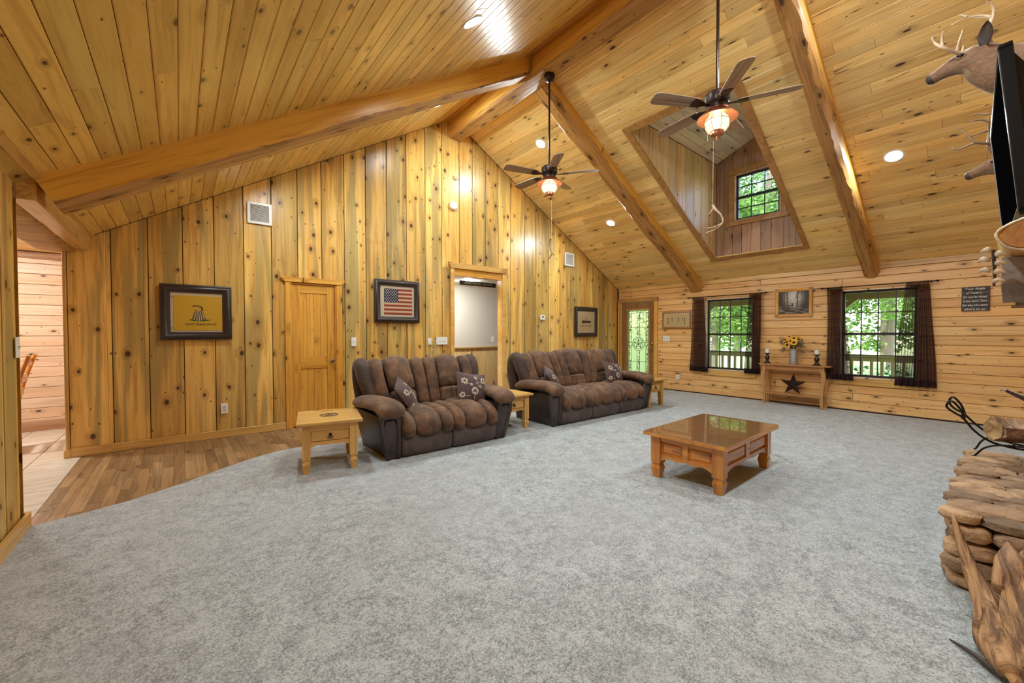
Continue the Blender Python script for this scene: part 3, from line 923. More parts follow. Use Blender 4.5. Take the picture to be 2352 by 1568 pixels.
# ---------------------------------------------------------------- dormer
DXB = 8.13                                             # dormer back wall
ZE, ZP, YM = 4.60, 4.90, (DY0 + DY1) / 2
TW = .105
b = MB()
nR = V3((-sb_, 0, -cb_))
def slope_pt(x, y, d): return V3((x, y, RA - RB * x)) + nR * d
def slope_board(mb, pts, d0=.0, d1=.02):
    n = len(pts)
    vs = [slope_pt(x, y, d0) for x, y in pts] + [slope_pt(x, y, d1) for x, y in pts]
    mb.add(vs, [tuple(range(n)), tuple(range(n, 2 * n))[::-1]] + [(i, (i + 1) % n, n + (i + 1) % n, n + i) for i in range(n)])
cs = [(DX0, DY0), (DX1, DY0), (DX1, DY1), (DX0, DY1)]
os_ = [(DX0 - .09, DY0 - TW), (DX1 + .085, DY0 - TW * .6), (DX1 + .085, DY1 + TW), (DX0 - .09, DY1 + TW)]
dorm = thing('trim_9', 'brown mitred board frame around the dormer opening in the ceiling', 'trim', kind='structure')
for i in range(4):
    b = MB(); slope_board(b, [os_[i], os_[(i + 1) % 4], cs[(i + 1) % 4], cs[i]])
    b.obj('trim_board', W['trim_dark'], dorm)
wall_dormer = thing('wall_dormer', 'board lined dormer shaft with a small window, above the second fan', 'dormer', kind='structure')
b = MB()
# shell around the shaft
zlow = RA - RB * DXB
b.prism([(5.2, RA - RB * 5.2 + .03), (DXB + .1, zlow + .03), (DXB + .1, ZE + .02), (5.2, ZE + .02)], lambda a, c, d: (a, d, c), DY1 + .012, DY1 + .08)
b.prism([(5.2, RA - RB * 5.2 + .03), (DXB + .1, zlow + .03), (DXB + .1, ZE + .02), (5.2, ZE + .02)], lambda a, c, d: (a, d, c), DY0 - .08, DY0 - .012)
DW = (2.515, 3.285, 3.425, 4.30)                        # dormer window y0,y1,z0,z1
for y0, y1, z0, z1 in rects_minus((DY0 - .08, DY1 + .08, zlow + .002, ZE), [DW]):
    b.box(DXB + .012, DXB + .10, y0, y1, z0, z1)
b.prism([(DY0 - .08, ZE), (DY1 + .08, ZE), (YM, ZP + .06)], lambda a, c, d: (d, a, c), DXB + .012, DXB + .10)
b.prism([(DY0 - .08, ZE), (DY1 + .08, ZE), (YM, ZP + .06)], lambda a, c, d: (d, a, c), 5.19, 5.21)
b.box(5.19, 5.21, DY0 - .08, DY1 + .08, RA - RB * 5.2 + .03, ZE)
for sg in (-1, 1):
    y0 = DY0 - .09 if sg < 0 else DY1 + .09
    b.add([(5.19, y0, ZE - .02), (DXB + .25, y0, ZE - .02), (DXB + .25, YM, ZP + .03), (5.19, YM, ZP + .03),
           (5.19, y0, ZE + .06), (DXB + .25, y0, ZE + .06), (DXB + .25, YM, ZP + .11), (5.19, YM, ZP + .11)],
          [(0, 1, 2, 3), (4, 7, 6, 5), (0, 4, 5, 1), (1, 5, 6, 2), (3, 2, 6, 7), (0, 3, 7, 4)])
b.obj('dormer_shell', M['gap'], wall_dormer)
sx = [5.215, 5.52, 5.80, 6.08, 6.37, 6.66, 6.95, 7.24, 7.53, 7.82, DXB]
for yk, fr, sg in ((DY1, frame((0, DY1 + .012, 0), Z_, -X_), -1), (DY0, frame((0, DY0 - .012, 0), Z_, X_), 1)):
    for s0, s1 in zip(sx, sx[1:]):
        pl = [(2.5, sg * (s0 + .012)), (2.5, sg * (s1 - .004)), (ZE - .005, sg * (s1 - .004)), (ZE - .005, sg * (s0 + .012))]
        pl = clip(pl, -1, -RB * sg, -(RA + .0))
        if len(pl) >= 3: plank(wall_dormer, [(pl, .012)], fr, W['cheek'], t=.014, ch=.004)
ys = [DY0, 2.30, 2.47, 2.66, 2.83, 2.99, 3.15, 3.31, 3.47, DY1]
frD = frame((DXB + .012, 0, 0), Z_, Y_)
slg = (ZP - ZE) / (YM - DY0)
for s0, s1 in zip(ys, ys[1:]):
    for u, w, za, zb in rects_minus((s0 + .002, s1 - .002, zlow + .001, 9.), [h for h in [DW] if h[0] < s1 - .01 and h[1] > s0 + .01]):
        pl = [(za, u), (za, w), (zb, w), (zb, u)]
        pl = clip(pl, 1, -slg, ZE - slg * DY0); pl = clip(pl, 1, slg, ZE + slg * DY1)
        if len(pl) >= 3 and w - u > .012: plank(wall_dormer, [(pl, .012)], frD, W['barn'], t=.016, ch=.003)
cg, sg_ = 1 / math.hypot(1, slg), slg / math.hypot(1, slg)
Lc = (YM - DY0) / cg
for side in (0, 1):
    if side: fr = frame((0, DY1, ZE), X_, V3((0, -cg, sg_)))
    else: fr = frame((0, DY0, ZE), -X_, V3((0, cg, sg_)))
    nb = 6
    for i in range(nb):
        u0, u1 = Lc * i / nb, Lc * (i + 1) / nb
        c = random.uniform(5.8, 7.4)
        for q0, q1 in ((5.215, c), (c, DXB)):
            a0, a1 = (q0, q1) if side else (-q1, -q0)
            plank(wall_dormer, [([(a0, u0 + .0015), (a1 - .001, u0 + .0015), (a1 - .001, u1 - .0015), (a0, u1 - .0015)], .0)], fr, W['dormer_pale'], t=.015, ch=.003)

# ---------------------------------------------------------------- windows
def window(name, label, x, y0, y1, z0, z1, cols, rows, casing, sill, jamb=.1, deep=.11):
    t = thing(name, label, 'window', (x, (y0 + y1) / 2, z0), kind='structure')
    w, h = (y1 - y0) / 2, z1 - z0
    b = MB()
    for a0, a1, c0, c1 in ((-w, -w + .022, 0, h), (w - .022, w, 0, h), (-w, w, h - .022, h), (-w, w, 0, .022)):
        b.box(-.012, .15, a0, a1, c0, c1)
    b.obj('jamb', W['pale_wall'], t)  # daylight on the jamb is put into its pale wood colour
    b = MB()
    fw = .034
    W_, H_ = w - .022, h - .044
    for a0, a1, c0, c1 in ((-W_, -W_ + fw, .022, h - .022), (W_ - fw, W_, .022, h - .022), (-W_, W_, h - .022 - fw, h - .022), (-W_, W_, .022, .022 + fw)):
        b.box(deep - .02, deep + .03, a0, a1, c0, c1, .003)
    b.box(deep - .025, deep + .03, -W_, W_, h / 2 - .022, h / 2 + .022, .003)
    b.obj('sash', M['sash'], t)
    gw = 2 * (W_ - fw)
    hh = (h / 2 - .022) - (.022 + fw)
    for sash, zb in ((0, .022 + fw), (1, h / 2 + .022)):
        b = MB()
        for i in range(1, cols):
            c = -W_ + fw + gw * i / cols
            b.box(deep - .006, deep + .012, c - .008, c + .008, zb, zb + hh)
        for j in range(1, rows):
            c = zb + hh * j / rows
            b.box(deep - .006, deep + .012, -W_ + fw, W_ - fw, c - .008, c + .008)
        b.obj('muntin_grid', M['sash'], t)
        for i in range(cols):
            for j in range(rows):
                b = MB()
                q0 = -W_ + fw + gw * i / cols; r0 = zb + hh * j / rows
                b.add([(deep + .004, q0, r0), (deep + .004, q0 + gw / cols, r0), (deep + .004, q0 + gw / cols, r0 + hh / rows), (deep + .004, q0, r0 + hh / rows)], [(0, 3, 2, 1)])
                b.obj('pane', M['glass'], t)
    if casing:
        b = MB(); b.box(-.03, -.012, -w - .09, -w, -.0, h + .0, .003).box(-.03, -.012, w, w + .09, 0, h, .003)
        b.box(-.032, -.012, -w - .11, w + .11, h, h + .09, .003)
        b.obj('casing', W['trim_dark'], t)
    b = MB()
    if casing: b.box(-.05, .012, -w - .13, w + .13, -.085, 0., .004)
    else: b.box(-.022, .012, -w - .06, w + .06, -.115, -.004, .004)
    b.obj('sill', W['trim_dark'] if casing else W['pineY'], t)
    return t
window('window_1', 'sash window with dark grid between the curtains nearest the front door', XB, *WIN1, 4, 2, False, True)
window('window_2', 'sash window with dark grid between the curtains right of the console table', XB, *WIN2, 4, 2, False, True)
window('window_3', 'small dark gridded window high in the dormer', DXB, DW[0], DW[1], DW[2], DW[3], 3, 2, True, True, deep=.06)

# ---------------------------------------------------------------- doors and openings
def head(mb, x0, x1, z0, z1, y, d=.025, fl=.06):
    mb.prism([(x0, z0), (x1, z0), (x1 + fl, z1), (x0 - fl, z1)], lambda a, c, dd: (a, dd, c), y - d, y)
t = thing('trim_10', 'pine casing around the narrow pantry door', 'door casing', (0, 0, 0), kind='structure')
yc = YA - .012
b = MB(); b.box(1.135, 1.205, yc - .018, yc, 0, 2.045, .003); b.obj('side_casing', W['doorZ'], t)
b = MB(); b.box(1.812, 1.895, yc - .018, yc, 0, 2.045, .003); b.obj('side_casing', W['doorZ'], t)
b = MB(); head(b, 1.135, 1.88, 2.045, 2.11, yc, .028); b.obj('head_casing', W['doorX'], t)
b = MB(); b.box(1.205, 1.222, yc, YA + .14, 0, 2.035).box(1.795, 1.812, yc, YA + .14, 0, 2.035).box(1.222, 1.795, yc, YA + .14, 2.018, 2.035).box(1.222, 1.795, YA + .06, YA + .14, 0, 2.02)
b.obj('jamb', W['doorZ'], t)
d = thing('door_1', 'narrow orange pine two panel door with round metal knob', 'door', (1.225, YA + .0, .01), kind='structure')
dw, dh = .567, 2.005
def vgroove(name, x0, x1, z0, z1, n, parent):
    for i in range(n):
        q0 = x0 + (x1 - x0) * i / n; q1 = x0 + (x1 - x0) * (i + 1) / n
        b = MB(); b.box(q0 + .0008, q1 - .0008, .010, .026, z0, z1, .003)
        b.obj('panel_board', W['doorZ'], parent)
b = MB(); b.box(0, .105, 0, .036, 0, dh, .003); b.obj('stile', W['doorZ'], d)
b = MB(); b.box(dw - .105, dw, 0, .036, 0, dh, .003); b.obj('stile', W['doorZ'], d)
for z0, z1 in ((0, .2), (.81, .975), (1.89, dh)):
    b = MB(); b.box(.105, dw - .105, .001, .035, z0, z1, .003); b.obj('rail', W['doorX'], d)
vgroove('p', .105, dw - .105, .2, .81, 4, d); vgroove('p', .105, dw - .105, .975, 1.89, 4, d)
b = MB(); b.lathe([(.001, 0), (.027, .001), (.027, .006), (.011, .010), (.011, .032), (.024, .040), (.028, .052), (.022, .064), (.001, .067)], 18, Matrix.Translation((dw - .045, 0, .915)) @ Matrix.Rotation(R(90), 4, 'X'))
b.obj('knob', M['chrome'], d, 40)
for z in (.25, 1.02, 1.80):
    b = MB(); b.tube([(-.008, -.006, z), (-.008, -.006, z + .09)], .007, 8); b.obj('hinge', M['brass'], d, 40)

t = thing('trim_11', 'pine casing around the wide opening to the hallway', 'door casing', kind='structure')
b = MB(); b.box(3.77, 3.845, yc - .018, yc, 0, 2.5, .003); b.obj('side_casing', W['trim'], t)
b = MB(); b.box(4.95, 5.03, yc - .018, yc, 0, 2.5, .003); b.obj('side_casing', W['trim'], t)
b = MB(); head(b, 3.775, 5.025, 2.5, 2.60, yc, .03); b.obj('head_casing', W['pineX'], t)
b = MB(); b.box(3.83, 4.965, yc + .004, YA + .14, 2.375, 2.5); b.obj('header_board', W['doorX'], t)
b = MB(); b.box(3.83, 3.848, yc, YA + .14, 0, 2.375).box(4.947, 4.965, yc, YA + .14, 0, 2.375); b.obj('jamb', W['trim'], t)

# front door with leaded art glass
t = thing('trim_12', 'brown casing around the front door', 'door casing', kind='structure')
xc = XB - .0
b = MB(); b.box(xc - .024, xc + .01, 6.215, 6.327, 0, 2.085, .003); b.obj('side_casing', W['trim'], t)
b = MB(); b.box(xc - .024, xc + .01, 5.215, 5.305, 0, 2.085, .003); b.obj('side_casing', W['trim'], t)
b = MB(); b.box(xc - .03, xc + .01, 5.20, 6.327, 2.085, 2.185, .004); b.obj('head_casing', W['trim_dark'], t)
d = thing('door_2', 'oak front door with tall leaded green glass and a star medallion', 'door', (XB + .012, 5.76, .01), kind='structure')
hw = .455
gy0, gy1, gz0, gz1 = -.30, .285, .315, 1.89
b = MB()
for q in rects_minus((-hw, hw, 0, 2.055), [(gy0, gy1, gz0, gz1)]):
    b.box(0, .045, q[0], q[1], q[2], q[3])
b.obj('slab', wood('dark_oak_door', (.34, .17, .06), (.27, .12, .038), (.16, .065, .02), axis='Z', knot=.0, rough=.35, var=.05, grain=1.6), d)
b = MB()
for y0, y1, z0, z1 in ((gy0 - .035, gy0 + .004, gz0 - .035, gz1 + .035), (gy1 - .004, gy1 + .035, gz0 - .035, gz1 + .035), (gy0, gy1, gz0 - .035, gz0 + .004), (gy0, gy1, gz1 - .004, gz1 + .035)):
    b.box(-.014, .002, y0, y1, z0, z1, .004)
b.obj('glass_frame', W['trim_dark'], d)
b = MB(); b.box(.018, .026, gy0, gy1, gz0, gz1); b.obj('art_glass', M['art_glass'], d)
def bar(mb, p, q, r=.0045): mb.tube([p, q], r, 6)
b = MB(); xg = .014
ym = (gy0 + gy1) / 2; zc = 1.05
for y in (gy0 + .03, gy0 + .085, ym - .04, ym + .04, gy1 - .085, gy1 - .03):
    if abs(y - ym) < .05:
        bar(b, (xg, y, gz0), (xg, y, zc - .165)); bar(b, (xg, y, zc + .165), (xg, y, gz1))
    else: bar(b, (xg, y, gz0), (xg, y, gz1))
for z in (gz1 - .03, gz1 - .075, 1.45, gz0 + .30, gz0 + .03):
    bar(b, (xg, gy0, z), (xg, gy1, z))
for z in (zc - .045, zc + .045):
    bar(b, (xg, gy0, z), (xg, ym - .16, z)); bar(b, (xg, ym + .16, z), (xg, gy1, z))
for r in (.165, .125):
    b.tube([(xg, ym + r * math.cos(2 * PI * i / 32), zc + r * math.sin(2 * PI * i / 32)) for i in range(32)], .0055, 6, closed=True)
st = [(xg, ym + (.118 if i % 2 == 0 else .047) * math.sin(PI * i / 5), zc + (.118 if i % 2 == 0 else .047) * math.cos(PI * i / 5)) for i in range(10)]
for i in range(10):
    bar(b, st[i], st[(i + 1) % 10], .005)
    bar(b, st[i], (xg, ym, zc), .0035)
b.obj('came', M['iron'], d, 60)
random.seed(21)
for yb0, yb1 in ((gy0 + .03, gy0 + .085), (ym - .04, ym + .04), (gy1 - .085, gy1 - .03)):
    b = MB(); z = gz0 + .04
    while z < gz1 - .09:
        h = random.uniform(.012, .035)
        if not (abs((yb0 + yb1) / 2 - ym) < .05 and abs(z - zc) < .19):
            yy = yb0
            while yy < yb1 - .006:
                w = random.uniform(.010, .026)
                if random.random() < .34:
                    b.box(xg + .001, xg + .004, yy + .001, min(yy + w, yb1) - .001, z + .001, z + h - .001)
                yy += w
        z += h
    o = b.obj('bevel_chips', flat('clear_bevel_glass', (.16, .20, .15), .08, Metallic=.2), d); o['kind'] = 'stuff'
b = MB()
for z in (.92, 1.06):
    b.lathe([(.001, 0), (.03, .001), (.03, .008), (.012, .014), (.012, .03)], 16, Matrix.Translation((0, -hw + .065, z)) @ Matrix.Rotation(R(-90), 4, 'Y'))
b.tube([(-.035, -hw + .065, .92), (-.045, -hw + .10, .92), (-.045, -hw + .17, .915)], [.011, .010, .008], 8)
b.ball((-.032, -hw + .065, 1.06), (.012, .02, .02), 8)
b.obj('lockset', M['brass'], d, 40)
for z in (.22, 1.02, 1.82):
    b = MB(); b.tube([(-.008, hw + .004, z), (-.008, hw + .004, z + .095)], .007, 8); b.obj('hinge', M['silver'], d, 40)

# ---------------------------------------------------------------- rooms seen through the openings
b = MB(); b.box(-3.2, -.5, 8.37, 8.48, 0, 2.5)
wall_far = struct('wall_far', b, M['gap'], 'whitewashed horizontal plank wall of the room beyond the left opening', 'wall')
frX = frame((0, 8.37, 0), X_, Z_)
z = .03
while z < 2.33:
    h = .1405
    plank(wall_far, [([(-3.1, z + .002), (-.6, z + .002), (-.6, z + h - .002), (-3.1, z + h - .002)], .012)], frX, W['pale_wall'], t=.012, ch=.006)
    z += h
b = MB(); b.box(-3.2, -.6, 8.345, 8.375, 0, .14, .004)
struct('baseboard_far', b, W['barn'], 'brown baseboard under the whitewashed plank wall', 'baseboard')
b = MB(); log(b, (-3.2, 8.36, 2.385), (-.6, 8.36, 2.385), .03, .05, .12, 44, (0, 1, 0))
Mw = axis_obj(b, (-3.2, 8.36, 2.385), (-.6, 8.36, 2.385), (0, 1, 0))
o = b.obj('trim_13', W['barn'], None, 50); o.matrix_world = Mw
tag(o, 'bark edged log strip at the top of the whitewashed wall', 'trim', kind='structure')
b = MB(); b.box(-4.2, -1.17, 4.0, 8.48, 2.452, 2.52).box(-1.17, -.95, YA + .14, 8.48, 2.452, 2.52)
ceil2 = tag(b.obj('ceiling_left_room', M['gap'], None), 'flat plank ceiling of the room beyond the left opening', 'ceiling', kind='structure')
frK = frame((0, 0, 2.452), X_, -Y_)
y = 4.6
while y < 8.36:
    e = .155
    plank(ceil2, [([(-3.6, -y - e + .002), (-1.2 if y < YA else -.7, -y - e + .002), (-1.2 if y < YA else -.7, -y - .002), (-3.6, -y - .002)], .012)], frK, W['ceil_right'], t=.014, ch=.004)
    y += e
b = MB(); b.box(-4.25, -4.15, 3.9, 8.48, -.02, 2.5).box(-4.2, XL - .14, 3.85, 3.95, -.02, 2.5).box(-.62, -.5, YA + .14, 8.48, 0, 2.5)
struct('wall_left_room', b, W['pale_wall'], 'pale side walls enclosing the room beyond the left opening', 'wall')

b = MB(); b.box(2.6, 7.4, 8.1, 8.2, .99, 2.46)
hall = struct('wall_hall', b, M['cream'], 'cream plaster hallway wall seen through the wide opening', 'wall')
b = MB(); b.box(2.6, 2.7, YA + .14, 8.1, 0, 2.46).box(7.3, 7.4, YA + .14, 8.1, 0, 2.46)
b.obj('side_wall', M['cream'], hall)
frH = frame((0, 8.12, 0), Z_, -X_)
x = 4.4
while x < 6.6:
    plank(hall, [([(0, -x), (0, -(x + .088)), (.97, -(x + .088)), (.97, -x)], .012)], frH, wood('hall_wainscot', (.84, .56, .26), (.76, .47, .19), (.58, .33, .12), knot=.3, kscale=(2, 5), rough=.4, var=.08) if 'wains' not in W else W['wains'], t=.02, ch=.004)
    if 'wains' not in W: W['wains'] = bpy.data.materials['hall_wainscot']
    x += .09
b = MB(); b.box(2.7, 7.3, 8.06, 8.11, .965, 1.0, .005); b.obj('chair_rail', W['trim_dark'], hall)
b = MB(); b.box(2.6, 7.4, YA + .13, 8.2, 2.44, 2.5)
ceil3 = tag(b.obj('ceiling_hall', M['gap'], None), 'low pale plank ceiling of the hallway', 'ceiling', kind='structure')
y = YA + .15
frK3 = frame((0, 0, 2.44), X_, -Y_)
while y < 8.05:
    plank(ceil3, [([(2.7, -y - .17), (7.3, -y - .17), (7.3, -y - .002), (2.7, -y - .002)], .012)], frK3, W['dormer_pale'], t=.014, ch=.004)
    y += .172
b = MB(); b.box(2.6, 7.4, YA + .0, 8.2, -.03, .0)
struct('floor_hall', b, W['floor'], 'brown hallway floor beyond the wide opening', 'floor')
b = MB(); b.box(-1.19, -.90, 3.95, YA + .15, 2.385, 2.62)  # unseen closure box, added to keep sky light from leaking in over the header
struct('leak_filler', b, M['gap'], 'added unseen filler stopping light leaks above the header between the two rooms', 'trim')
# ---------------------------------------------------------------- ceiling lights
def can_light(x, left, y, label):
    n = V3((sa_, 0, -ca_)) if left else V3((-sb_, 0, -cb_))
    p = V3((x, y, zroof(x)))
    t = thing('recessed_light', label, 'ceiling light', p, group='recessed ceiling lights')
    t.rotation_euler = n.to_track_quat('Z', 'Y').to_euler()
    b = MB(); b.lathe([(.072, .001), (.098, .001), (.098, .006), (.090, .010), (.076, .006), (.070, .0025)], 28, caps=False)
    b.obj('trim_ring', M['white'], t, 50)
    b = MB(); b.lathe([(.0005, .004), (.066, .004), (.071, .002)], 28, caps=False); b.obj('lens', M['lens'], t)
can_light(2.037, True, 3.026, 'recessed light on the left ceiling slope, in front of the left rafter')
can_light(1.036, True, 5.092, 'recessed light beyond the left rafter, low on the left slope')
can_light(2.929, True, 5.191, 'recessed light beyond the left rafter, close to the ridge')
can_light(4.872, False, 5.144, 'recessed light on the right slope behind the far fan rod')
can_light(6.76, False, 5.087, 'recessed light on the right slope above the end of the long sofa')
can_light(6.838, False, .907, 'recessed light on the right slope beside the mounted deer')
can_light(5.031, False, .70, 'recessed light high on the right slope at the top edge of the photo')
can_light(1.036, True, .95, 'recessed light on the left slope over the near end of the room')
can_light(2.929, True, .75, 'recessed light near the ridge over the near end of the room')
t = thing('ceiling_lamp', 'small round ceiling lamp in the hallway', 'ceiling light', (4.7, 7.15, 2.428))
b = MB(); b.lathe([(.0005, -.03), (.06, -.03), (.075, -.005)], 20, caps=False); b.obj('lens', M['lens'], t)
b = MB(); b.lathe([(.075, -.006), (.095, -.004), (.095, .0)], 20, caps=False); b.obj('trim_ring', M['white'], t)
t = thing('ceiling_lamp', 'small round ceiling lamp in the room beyond the left opening', 'ceiling light', (-1.9, 6.9, 2.44))
b = MB(); b.lathe([(.0005, -.03), (.085, -.03), (.10, -.005)], 20, caps=False); b.obj('lens', M['lens_soft'], t)
b = MB(); b.lathe([(.10, -.006), (.12, -.004), (.12, .0)], 20, caps=False); b.obj('trim_ring', M['white'], t)

# ---------------------------------------------------------------- ceiling fans
def ceiling_fan(x, y, zh, ztop, rot, label, group, r=.655):
    t = thing('ceiling_fan', label, 'ceiling fan', (x, y, zh), group=group)
    b = MB(); b.lathe([(.02, ztop - zh), (.07, ztop - zh), (.075, ztop - zh - .03), (.055, ztop - zh - .075), (.016, ztop - zh - .085)], 24); b.obj('canopy', M['bronze'], t, 40)
    b = MB(); b.tube([(0, 0, .10), (0, 0, ztop - zh - .06)], .0135, 12); b.obj('downrod', M['rod'], t, 60)
    b = MB(); b.lathe([(.016, .15), (.03, .135), (.045, .12), (.095, .115), (.108, .10), (.108, .03), (.095, .012), (.085, .0), (.085, -.03), (.06, -.035)], 32); b.obj('motor_housing', M['bronze'], t, 40)
    for k in range(5):
        a = R(rot + 72 * k)
        q = Matrix.Rotation(a, 4, 'Z') @ Matrix.Translation((0, 0, .006)) @ Matrix.Rotation(R(11), 4, 'X')
        b = MB()
        b.prism([(.08, -.018), (.13, -.014), (.17, -.035), (.25, -.045), (.26, 0), (.25, .045), (.17, .035), (.13, .014), (.08, .018)], lambda u, v, d: (u, v, d), -.005, .003)
        bl = MB()
        out = [(.19, -.052), (.30, -.060), (.50, -.067), (r - .05, -.070), (r - .012, -.058), (r, -.035), (r, .035), (r - .012, .058), (r - .05, .070), (.50, .067), (.30, .060), (.19, .052)]
        bl.prism(out, lambda u, v, d: (u, v, d), .003, .010)
        o = bl.obj('blade', W['weatherX'], t); o.matrix_local = q
        i = b.obj('blade_iron', M['bronze'], o)
        o['label'] = 'weathered wood fan blade'
    b = MB(); b.lathe([(.075, -.03), (.10, -.036), (.105, -.048), (.085, -.055), (.11, -.06), (.15, -.085), (.172, -.105), (.175, -.115), (.168, -.112), (.145, -.092), (.105, -.07), (.06, -.066)], 36); b.obj('copper_shade', M['copper'], t, 40)
    g = [(.055, -.075), (.075, -.09), (.096, -.12), (.105, -.155), (.098, -.19), (.078, -.22), (.055, -.235)]
    b = MB(); b.lathe(g, 28, caps=False); gl = b.obj('glass_globe', M['globe'], t, 60)
    b = MB(); b.ball((0, 0, -.145), (.030, .030, .042), 8); b.obj('bulb', M['bulb'], gl, 180)
    cage = MB()
    for k in range(8):
        a = 2 * PI * k / 8
        cage.tube([((rr + .007) * math.cos(a), (rr + .007) * math.sin(a), z) for rr, z in g], .0028, 5)
    cage.tube([(.111 * math.cos(2 * PI * i / 32), .111 * math.sin(2 * PI * i / 32), -.145) for i in range(32)], .003, 5, closed=True)
    cage.obj('wire_cage', M['brass'], t, 60)
    b = MB(); b.lathe([(.058, -.228), (.060, -.235), (.057, -.262), (.045, -.27), (.012, -.274), (.012, -.285), (.004, -.31), (.0005, -.32)], 20); b.obj('finial_cap', M['copper'], t, 40)
    # pull chain on the camera side
    b = MB(); px, py = -.085, .045
    b.tube([(px, py, -.05), (px, py, -.33)], .0022, 5); b.ball((px, py, -.335), .009, 6); b.obj('pull_chain', M['brass'], t, 40)
    return t
ceiling_fan(3.9, 3.95, 3.455, ZRB + .0, 236, 'farther ceiling fan with lit jar lamp, hung near the loveseat', 'ceiling fans')
ceiling_fan(3.9, 1.735, 3.43, ZRB + .0, 223, 'nearer ceiling fan with lit jar lamp in front of the dormer', 'ceiling fans')
def antler_pull(x, y, z0, z1, pts, label, mat, prongs=()):
    t = thing('antler_pull', label, 'fan pull', (x, y, z1))
    b = MB(); b.tube([(0, 0, z0 - z1), (0, 0, 0)], .002, 5); b.obj('cord', M['string'], t)
    b = MB(); P = catmull(pts, 14); n = len(P)
    b.tube(P, [.0125 * (1 - .75 * i / (n - 1)) for i in range(n)], 8)
    for a, c in prongs: b.tube(catmull((a, ((a[0] + c[0]) / 2, (a[1] + c[1]) / 2, (a[2] + c[2]) / 2 - .01), c), 6), [.008, .0075, .006, .005, .004, .002], 7)
    b.obj('antler_tip', mat, t, 60)
antler_pull(3.85, 1.745, 3.10, 2.51, [(0, 0, 0), (0, -.02, -.04), (0, -.075, -.11), (0, -.09, -.18), (0, -.03, -.225), (0, .06, -.245)], 'pale antler hung on the pull string of the nearer fan', M['horn'], [((0, -.075, -.19), (0, .055, -.20)), ((0, -.005, -.03), (0, .045, -.075))])
antler_pull(3.9, 3.905, 3.12, 2.60, [(0, .02, 0), (0, .035, -.06), (0, .02, -.14), (0, -.01, -.20), (0, -.05, -.235)], 'dark antler hung on the pull string of the farther fan', M['horn_dark'], [((0, .0, -.21), (0, .07, -.28))])

